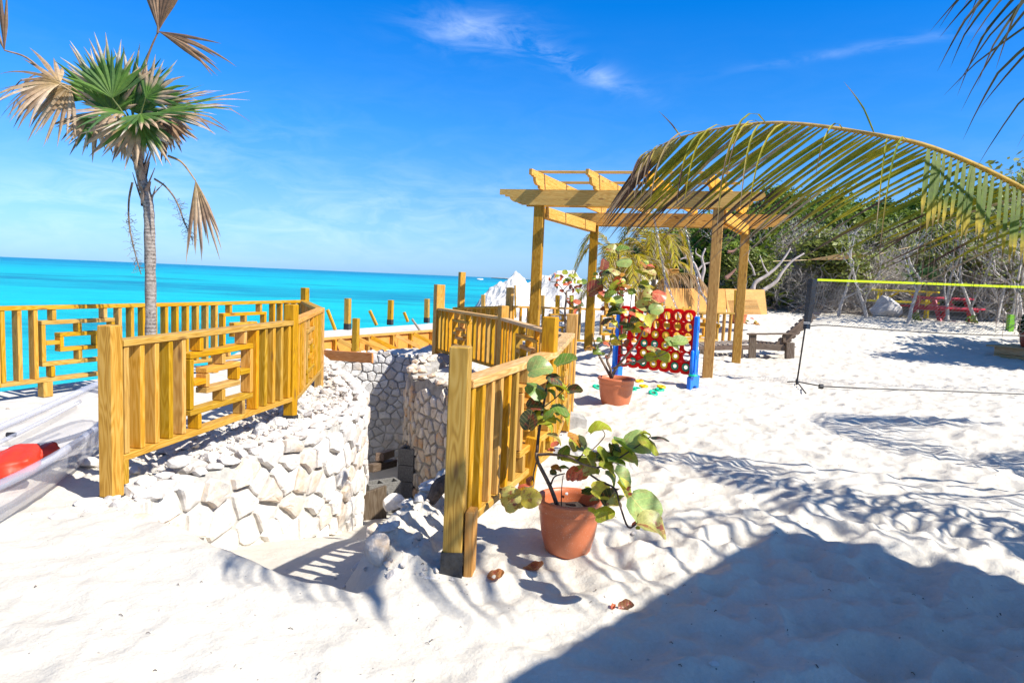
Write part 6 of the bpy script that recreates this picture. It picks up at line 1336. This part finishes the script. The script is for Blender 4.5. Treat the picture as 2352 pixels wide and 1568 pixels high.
# ------------------------------------------------------------------ plywood screens, planks behind the game
def screen(u0_, v0_, u1_, v1_, y0, y1_, h, label, m=M_ply2, lean=0.06):
    a, b = at(u0_, v0_, y0), at(u1_, v1_, y1_); d = (b-a).normalized(); n_ = Vector((d.y, -d.x, 0)); vs = [a, b, b+UP*h-n_*lean, a+UP*h-n_*lean]; vs += [v+n_*-.02 for v in vs]
    o = mobj('plywood_sheet', vs, BOXF, m); return tag(o, label, 'plywood')
screen(1462, 706, 1532, 709, 17.3, 17.5, .40, 'dim brown plywood board at the left behind the sea grape', M_deckw)
screen(1528, 724, 1668, 722, 16.6, 17.7, .66, 'long tan plywood screen seen behind the game and right post')
screen(1672, 722, 1762, 722, 16.7, 17.3, .62, 'plywood sheet with shadow lines right of the long screen', M_ply2, .15)
mb = MB()
for i in range(15):
    a, b = at(1690, 673+i*3.2, 16.75), at(1756+i*.35, 673+i*3.2, 17.2); mb.tube([a+Vector((0, -.06, 0)), b+Vector((0, -.06, 0))], .006, 4)
tag(mb.build('lath', M_deckw), 'row of thin laths nailed across the right plywood sheet', 'lath', kind='stuff')
screen(1526, 706, 1560, 706, 18.5, 18.5, 1.05, 'tilted tan plywood offcut standing above the dry frond', M_ply2, .3); screen(1505, 720, 1528, 720, 17.9, 17.9, .9, 'narrow leaning plywood strip left of the tilted offcut', M_ply2, -.2)
stick(1588, 666, 1588, 580, 17.8, .055, M_pale, 'stake', 'tall thin pale stake rising above the plywood screen', 'stake')
stick(1595, 660, 1645, 708, 16.9, .06, M_deckw, 'plank', 'brown plank leaning diagonally on the plywood screen', 'plank')
stick(1688, 735, 1689, 666, 15.2, .05, M_wood, 'post', 'short dark post by the right end of the far railing', 'post')
# ------------------------------------------------------------------ swing in the pergola
sw = empty('porch_swing', (2.6, 11.9, 0), 'pine porch swing hanging on chains inside the pergola, seen through the game', 'swing')
s0, s1 = at(1520, 800, 11.6), at(1600, 785, 12.3); sdv = (s1-s0).normalized(); snv = Vector((sdv.y, -sdv.x, 0)); s0.z = s1.z = .42
for k in range(4): board('seat_slat', s0+snv*k*.13, s1+snv*k*.13, .025, .11, snv, M_wood, sw)
for k in range(7): t = k/6; board('back_slat', s0.lerp(s1, t)-snv*.05+UP*.03, s0.lerp(s1, t)-snv*.2+UP*.55, .07, .02, snv, M_wood, sw)
for z in (.08, .50): board('back_rail', s0-snv*(.06+.2*z)+UP*z, s1-snv*(.06+.2*z)+UP*z, .06, .03, snv, M_wood, sw)
for q in (s0, s1): board('armrest', q-snv*.1+UP*.25, q+snv*.45+UP*.25, .03, .07, UP, M_wood, sw)
def chain(parent, a, b, pitch=.05, r_=.011):
    n_ = max(2, int((b-a).length/pitch)); ax = (b-a).normalized(); e1 = ax.orthogonal().normalized(); e2 = ax.cross(e1); mb = MB()
    for i in range(n_):
        c = a.lerp(b, (i+.5)/n_); s_ = e1 if i % 2 else e2
        mb.tube([c+ax*pitch*.62*math.cos(t)+s_*.017*math.sin(t) for t in np.linspace(0, 2*math.pi, 9)], .0055, 4, cap=False)
    o = mb.build('chain', M_steel, parent); o['kind'] = 'stuff'
for (u, v), e0_, e1_ in (((1499, 480), s0, s0+snv*.42), ((1573, 520), s1, s1+snv*.42)):
    top = at(u, v, 11.95 if u < 1550 else 12.6); jn = top.lerp((e0_+e1_)/2+UP*.25, .62); chain(sw, jn, top); chain(sw, e0_+UP*.25, jn); chain(sw, e1_+UP*.25, jn)
# ------------------------------------------------------------------ scrub, trees and hill
M_bark2 = simple('grey_bark', (0.42, 0.385, 0.35), .9, 12, .4, .6); M_foli = vcol_mat('scrub_foliage', .5, .3, 6)
def branch(mb, p, d, l, r_, dep, rnd, tips, curv=.35, gr=0.0, kids=3, sides=5):
    n = 5; pts = [p]; q = p.copy(); dd = d.copy()
    for i in range(n): dd = (dd+Vector((rnd.gauss(0, curv), rnd.gauss(0, curv), rnd.gauss(gr, curv*.6)))*.55).normalized(); q = q+dd*l/n; pts.append(q.copy())
    mb.tube(pts, list(np.linspace(r_, r_*.62, n+1)), sides if dep > 1 else 3, cap=False)
    if dep <= 0: tips.append(q); return
    if dep <= 2: tips.append(pts[3])
    for k in range(kids+(rnd.random() < .4)):
        t = rnd.choice((2, 3, 4, 5)) if k else 5; a = (dd+Vector((rnd.gauss(0, .65), rnd.gauss(0, .65), rnd.gauss(.12, .45)))).normalized(); branch(mb, pts[t], a, l*rnd.uniform(.6, .82), r_*.62*(1 if k == 0 else .8), dep-1, rnd, tips, curv, gr, kids, sides)
def tree_mesh(seed, h, leaf, cols, lean=(0, 0), dep=4, nt=3, spread=.55, ls=.10, kids=3, r0=.06, ln=22):
    rnd = random.Random(seed); mb = MB(); tips = []
    for i in range(nt):
        a = rnd.uniform(0, 6.3); d = Vector((math.cos(a)*spread+lean[0], math.sin(a)*spread+lean[1], 1)).normalized(); branch(mb, Vector((rnd.gauss(0, .1), rnd.gauss(0, .1), -.2)), d, h*.40, r0*rnd.uniform(.7, 1.1), dep, rnd, tips, .32, .08, kids)
    mt = pmesh('trunk', mb.v, mb.f, M_bark2, True); lb = MB()
    if leaf:
        for tpt in tips:
            if rnd.random() > leaf: continue
            dark = rnd.random()
            for k in range(ln):
                p = tpt+Vector((rnd.gauss(0, .22), rnd.gauss(0, .22), rnd.gauss(0.02, .16)))*(h/3.5); a = Vector((rnd.gauss(0, .7), rnd.gauss(0, .7), 1)).normalized(); b = a.orthogonal().normalized(); b.rotate(Matrix.Rotation(rnd.uniform(0, 6.3), 3, a)); e = a.cross(b); s = ls*rnd.uniform(.6, 1.25)
                c = lerp3(cols[0], cols[1], min(1, max(0, rnd.gauss(.5, .3)))); lb.add([p-b*s, p+e*s*.5, p+b*s, p-e*s*.5], [(0, 1, 2, 3)], c)
        ml = pmesh('crown', lb.v, lb.f, M_foli, False, lb.c)
    else: ml = None
    return mt, ml
GL = ((.065, .115, .016), (.22, .29, .03)); GD = ((.032, .07, .014), (.12, .18, .024)); GG = ((.12, .15, .04), (.28, .31, .06))
TV = [tree_mesh(1, 3.4, .95, GL, nt=3), tree_mesh(2, 3.2, .9, GD, nt=3, spread=.7), tree_mesh(3, 2.8, .45, GG, nt=4, spread=.8), tree_mesh(4, 3.0, .0, GG, nt=4, spread=.8, dep=4, kids=4, r0=.075), tree_mesh(5, 3.8, .9, GL, nt=2, ls=.12), tree_mesh(6, 2.2, 0, GG, nt=5, spread=1.1, dep=4, kids=3, r0=.06), tree_mesh(7, 3.0, .7, GD, nt=3, spread=.9, ln=30), tree_mesh(8, 5.2, .55, GG, nt=3, spread=.12, dep=3, kids=4, r0=.05, ln=9)]
KIND = ['bushy mid green tree', 'dark green spreading tree', 'sparse yellow green tree', 'bare grey branching tree', 'tall bright green tree', 'bare grey twig tangle', 'low dense dark green tree', 'tall sparse upright tree']
LM = [(1640, 'behind the swing'), (1700, 'behind the pergola'), (1780, 'above the beach chair'), (1850, 'behind the net pole'), (1930, 'over the left tape end'), (2020, 'behind the boulder'), (2090, 'over the yellow table'), (2165, 'over the crimson table'), (2240, 'right of the crimson table'), (2310, 'above the potted shrub'), (2400, 'at the right edge'), (2600, 'past the right edge')]
USED = {}
def put_tree(k, x, y, s, rz, where, z=None, group='scrub trees on the slope'):
    if group and where[:2] in ('lo', 'ha', 'hi', 'on') and y > 1:
        u_ = 1176+x/y*1568; lm = min(LM, key=lambda q: abs(q[0]-u_))[1]; where = where.split(' towards')[0].split(' in the middle')[0]+' '+lm
        c_ = USED.get((k, where), 0); USED[(k, where)] = c_+1
        if c_: where += (', slightly right', ', farther', ', small')[min(2, c_-1)]
    z0 = hz(x, y) if z is None else z; root = empty('scrub_tree', (x, y, z0), KIND[k]+' '+where, 'tree', group)
    for n_, me in (('trunk', TV[k][0]), ('crown', TV[k][1])):
        if me is None: continue
        o = bpy.data.objects.new(n_, me); C.objects.link(o); o.parent = root; o.rotation_euler = (0, 0, rz); o.scale = (s, s, s)
rnd = random.Random(31); cnt = 0
def ux(u, y): return at(u, 690, y).x
near = [(1660, 27, 4, 1.1, 'directly behind the right pergola posts'), (1740, 26, 3, 1.15, 'between the pergola and the net'), (1790, 25.5, 5, 1.1, 'low behind the beach chair'), (1840, 26.5, 3, 1.05, 'left of the net pole'), (1905, 25, 2, 1.1, 'above the start of the yellow tape'), (1960, 26, 3, 1.1, 'behind the boulder'),
        (2010, 24.2, 3, 1.0, 'just left of the boulder'), (2080, 28, 2, 1.1, 'behind the yellow table'), (2150, 28.5, 3, 1.05, 'behind the crimson table'), (2262, 24.5, 3, .95, 'right of the crimson table'), (2290, 24.5, 2, 1.1, 'near the right edge beside the platform'), (2350, 23, 3, 1.2, 'at the right edge of the view'),
        (1610, 30, 0, 1.0, 'seen under the pergola beam'), (1570, 33, 1, 1.0, 'behind the yellow palms'), (1700, 33, 1, 1.1, 'rising over the right pergola posts'), (1480, 36, 6, .9, 'far left of the thicket'), (1420, 40, 6, .8, 'at the seaward tip of the thicket')]
for u, y, k, s, w in near: put_tree(k, ux(u, y), y, s, rnd.uniform(0, 6.3), w)
wh = ['low on the slope', 'halfway up the slope', 'high on the slope', 'on the crest of the hill']
for i in range(34):
    u = 1700+(2480-1700)*(i+.5)/34; y_ = 25.6+rnd.uniform(-.8, 1.5)+(3.2 if 1985 < u < 2290 else 0); put_tree(rnd.choice((3, 3, 5, 2)), ux(u, y_), y_, rnd.uniform(.7, 1.05), rnd.uniform(0, 6.3), 'on the thicket front')
put_tree(7, ux(2335, 20.5), 20.5, 1.05, .3, 'rising at the right edge above the frond')
for row, (y, n, ks, s) in enumerate(((28, 13, (3, 3, 2, 3, 5), 1.15), (31, 9, (1, 3, 2, 6), 1.1), (35, 10, (0, 6, 4, 2), 1.15), (40, 10, (4, 0, 6), 1.25), (46, 11, (4, 0, 1), 1.3), (53, 11, (0, 4, 6), 1.4))):
    for i in range(n):
        u = 1690+(2500-1690)*(i+rnd.uniform(.2, .8))/n; k = rnd.choice(ks); put_tree(k, ux(u, y), y+rnd.uniform(-1.2, 1.2), s*rnd.uniform(.85, 1.15)*(1.22 if u > 2150 else 1), rnd.uniform(0, 6.3), wh[min(3, row//2+(row > 3))]+' '+('towards the pergola', 'in the middle', 'towards the right edge')[min(2, int(3*i/n))])
# undergrowth that fills the foot of the thicket
rnd2 = random.Random(8); mb = MB()
for i in range(15000):
    u = rnd2.uniform(1560, 2520); y = rnd2.uniform(27.2, 40); x = ux(u, y); p = Vector((x, y, 0))
    zz = rnd2.random()**1.3*(1.5+(y-27)*.05); mb.add([], [], None) if False else None
    a = Vector((rnd2.gauss(0, .7), rnd2.gauss(0, .7), 1)).normalized(); b = a.orthogonal().normalized(); b.rotate(Matrix.Rotation(rnd2.uniform(0, 6.3), 3, a)); e = a.cross(b); s = rnd2.uniform(.08, .2); p.z = zz+float(0.55+0.9*sm(23, 34, np.array(y))+3*sm(33, 60, np.array(y)))
    mb.add([p-b*s, p+e*s*.55, p+b*s, p-e*s*.55], [(0, 1, 2, 3)], lerp3(GD[0], GD[1], rnd2.random()*.8))
tag(mb.build('undergrowth', M_foli, None, False, True), 'dark leafy undergrowth filling the foot of the thicket', kind='stuff')
mb = MB(); tips = []
for i in range(60):
    u = rnd2.uniform(1700, 2050); y = rnd2.uniform(23.5, 26.5); x = ux(u, y); branch(mb, Vector((x, y, hz(x, y)-.05)), Vector((rnd2.gauss(0, 1), rnd2.gauss(0, 1), .8)).normalized(), .5, .014, 2, rnd2, tips, .5, -.05, 2, 3)
tag(mb.build('brushwood', simple('dry_twigs', (.17, .12, .095), .9), None), 'dry tangled brushwood piled along the edge of the sand', kind='stuff')
# slim trunks standing in front of the tables
for u, y, h, lean, lab in ((2090, 20.6, 2.9, .25, 'slim grey tree leaning right in front of the crimson table'), (2182, 21.5, 3.0, .05, 'slim upright pale trunk before the crimson table'), (2253, 21.3, 3.2, -.12, 'stout grey trunk right of the crimson table'), (1995, 22.0, 2.8, -.3, 'forked grey trunk left of the boulder'), (2295, 23, 3.0, .2, 'grey curved trunk near the platform'), (1930, 22.5, 2.4, -.2, 'thin bleached trunk under the yellow tape')):
    r_ = random.Random(u); mb = MB(); tips = []; x = ux(u, y); z0 = hz(x, y); branch(mb, Vector((x, y, z0-.1)), Vector((lean, 0, 1)).normalized(), h*.5, .06, 3, r_, tips, .22, .15, 2, 6)
    root = empty('slim_tree', (x, y, z0), lab, 'tree', 'slim grey trees by the picnic tables'); mb.build('trunk', M_bark2, root, True); lb = MB()
    for tpt in tips:
        for k in range(4):
            p = tpt+Vector((r_.gauss(0, .2), r_.gauss(0, .2), r_.gauss(0, .15))); a = Vector((r_.gauss(0, .7), r_.gauss(0, .7), 1)).normalized(); b = a.orthogonal().normalized(); e = a.cross(b); s = .08; lb.add([p-b*s, p+e*s*.5, p+b*s, p-e*s*.5], [(0, 1, 2, 3)], lerp3(GG[0], GG[1], r_.random()))
    lb.build('crown', M_foli, root, False, True)
# bleached snag seen through the pergola and at the edge of the thicket
def snag(pl_, lab, m):
    root = empty('bleached_tree', pl_[0][1][0], lab, 'tree'); 
    for r_a, pts in pl_: v_, f_, _ = tube(bez(pts, 24), list(np.linspace(r_a, r_a*.35, 25)), 8); mobj('limb', v_, f_, m, root, smooth=True)
M_sn = simple('bleached_bark', (.40, .34, .31), .85, 6, .3, .5); M_rb = simple('red_brown_bark', (.22, .11, .08), .85, 6, .3, .5); y = 21
A_ = lambda pts, y=21: [at(*c8(a, b), y) for a, b in pts]
snag([(.07, A_([(1200, 480), (1195, 350), (1225, 220), (1200, 90), (1240, -20)])), (.055, A_([(1200, 400), (1150, 260), (1100, 150), (1010, 95), (940, 110)])), (.04, A_([(1150, 240), (1220, 170), (1330, 140)])), (.03, A_([(1000, 95), (1010, 50), (980, -10)])), (.028, A_([(1200, 90), (1130, 40), (1130, -20)]))], 'bleached pink white tree seen between the pergola posts', M_sn)
snag([(.065, A_([(1800, 470), (1830, 380), (1960, 300), (2080, 200), (2170, 90), (2240, -20)], 20)), (.065, A_([(1910, 480), (2060, 380), (2150, 250), (2260, 130), (2400, 40)], 20)), (.03, A_([(1820, 300), (1790, 200), (1740, 100), (1760, 0)], 20)), (.03, A_([(1990, 300), (1930, 200), (1880, 60)], 20))], 'pale twisted tree leaning right at the left edge of the thicket', M_sn)
snag([(.07, A_([(1480, 330), (1530, 290), (1600, 220)], 20)), (.05, A_([(1500, 20), (1560, 15), (1610, -20)], 20))], 'red brown limb between the two right pergola posts', M_rb)
# small green fan palm beside the tables
fpm = empty('fan_palm', (ux(2120, 24), 24, hz(ux(2120, 24), 24)), 'small green fan palm growing above the picnic tables', 'palm'); q = at(2110, 690, 24); v_, f_, _ = tube([(q.x, 24, hz(q.x, 24)-.1), at(2112, 640, 24)], .05, 8); mobj('trunk', v_, f_, M_bark2, fpm); rnd = random.Random(3)
for i in range(9): a = i*.7; d = Vector((math.cos(a), math.sin(a)*.4-.2, .35+.3*math.sin(i))); c_ = at(2112, 638, 24); fan(fpm, c_+d*.2, c_, Vector((0, -.5, 1)), d, .6, 2.0, 12, lambda r: [(0, (.05, .14, .05)), (1, (.10, .20, .06))], rnd, .8, w=.05)
# shade sails
M_sail = simple('tan_sail_cloth', (.66, .42, .18), .8); see_through(M_sail, .5)
def sail(pts, label):
    vs = [Vector(p) for p in pts]; n = len(vs); c = sum(vs, Vector())/n-UP*.12; vv = [c]+vs+[v-UP*.012 for v in vs]; fs = [(0, 1+i, 1+(i+1) % n) for i in range(n)]; return tag(mobj('shade_sail', vv, fs, M_sail), label, 'shade sail')
sail([at(1850, 597, 22), at(1946, 580, 22.5), at(2000, 588, 24)], 'tan triangular shade sail strung in the scrub left of the hill'); sail([at(2210, 570, 24), at(2290, 580, 23), at(2340, 565, 26)], 'second tan shade sail among the trees at the right')
for a, b, lab in ((at(1775, 600, 21), at(1852, 597, 22), 'left guy rope of the tan sail'), (at(1998, 588, 24), at(2145, 555, 25), 'right guy rope of the tan sail')): v_, f_, _ = tube([a, b], .012, 4); tag(mobj('rope', v_, f_, M_pale), lab, 'rope')
# ------------------------------------------------------------------ far things
is_ = rock_mesh(61, simple('far_island_rock', (.36, .33, .30), .9), 3, .12); o = link('island', is_, None, (ux(1100, 2600)*1.0, 2600, -1)); o.location.x = at(1190, 637, 2600).x-40; o.scale = (190, 60, 60); tag(o, 'low far islet on the horizon left of the pergola', 'island')
tag(cushion((at(1103, 637.5, 900).x, 900, SEA+1.0), 9, 3, 2.4, (0, 0, 0), simple('white_hull', (.75, .75, .75), .4), 'boat', 'tiny white boat far out near the horizon', 'boat'))
# ------------------------------------------------------------------ thatched hut behind the photographer (its roof shades the sand)
def hut():
    root = empty('beach_hut', (4.2, 0.4, 0), 'open thatched hut behind the photographer shading the near sand', 'hut'); zr = 2.6
    cor = Vector((3.74, 2.42, zr)); e1 = Vector((2.05-3.4, .69-2.1, 0)).normalized(); e2 = Vector((4.4-3.4, 1.60-2.1, 0)).normalized()
    P_ = [cor, cor+e1*4.6, cor+e1*4.6+e2*3.4, cor+e2*3.4]; apex = sum(P_, Vector())/4+UP*1.0
    r_ = random.Random(6); edge = []; n = 60
    for i in range(4):
        a, b = P_[i], P_[(i+1) % 4]
        for k in range(n): edge.append(a.lerp(b, k/n)+(a.lerp(b, k/n)-apex).normalized()*r_.uniform(-.03, .05))
    N_ = len(edge); vs = [apex]+edge+[v-UP*.10 for v in edge]+[apex-UP*.12]; fs = [(0, 1+i, 1+(i+1) % N_) for i in range(N_)]+[(1+i, 1+N_+i, 1+N_+(i+1) % N_, 1+(i+1) % N_) for i in range(N_)]+[(2*N_+1, 1+N_+(i+1) % N_, 1+N_+i) for i in range(N_)]
    mobj('thatch_roof', vs, fs, simple('thatch', (.25, .19, .12), .95, 30, .4, .9), root)
    fb_ = MB()
    for i in range(1500):
        a = r_.randrange(4); e = P_[a].lerp(P_[(a+1) % 4], r_.random()); o_ = (e-apex); o_.z = 0; o_.normalize(); st_ = e-o_*r_.uniform(0, .12)-UP*r_.uniform(.0, .09); v_, f_, c_ = strip(st_, o_*.8-UP*r_.uniform(.35, .9)+Vector((r_.gauss(0, .12), r_.gauss(0, .12), 0)), o_.cross(UP), r_.uniform(.10, .26), .012, r_.uniform(.5, 3), 3, [(0, TAN), (1, TAN)], .3); fb_.add(v_, f_, c_)
    fr_o = fb_.build('thatch_fringe', M_frond, root, False, True); fr_o['kind'] = 'stuff'
    c = sum(P_, Vector())/4
    for q in P_: p = q.lerp(c, .12); v_, f_, _ = tube([(p.x, p.y, -.1), (p.x, p.y, 2.75)], .07, 10); mobj('hut_post', v_, f_, M_bark2, root, smooth=True)
hut()
# broad leaved tree off the right edge that shades the sand by the platform
put_tree(0, 12.6, 13.0, 1.15, .4, 'off the right edge shading the sand', group=None)
put_tree(4, 14.2, 15.0, 1.1, 1.4, 'off the right edge by the platform', group=None)

rl_ = random.Random(55); mb = MB()
for i in range(330):
    r_ = 1.3*(13/1.3)**rl_.random(); a = rl_.uniform(-.72, .72); x, y = r_*math.sin(a), r_*math.cos(a); z = hz(x, y)+.003 if i < 200 else hz(x, y)+.003; d = Vector((rl_.gauss(0, 1), rl_.gauss(0, 1), 0)).normalized(); l = rl_.uniform(.006, .022)
    mb.tube([Vector((x, y, z)), Vector((x, y, z+.002))+d*l*.5+Vector((0, 0, .003)), Vector((x, y, z))+d*l], rl_.uniform(.0006, .0022), 3)
tag(mb.build('twig_litter', simple('dark_litter', (.07, .045, .03), .9)), 'tiny dark twigs and seagrass bits scattered over the sand', kind='stuff')
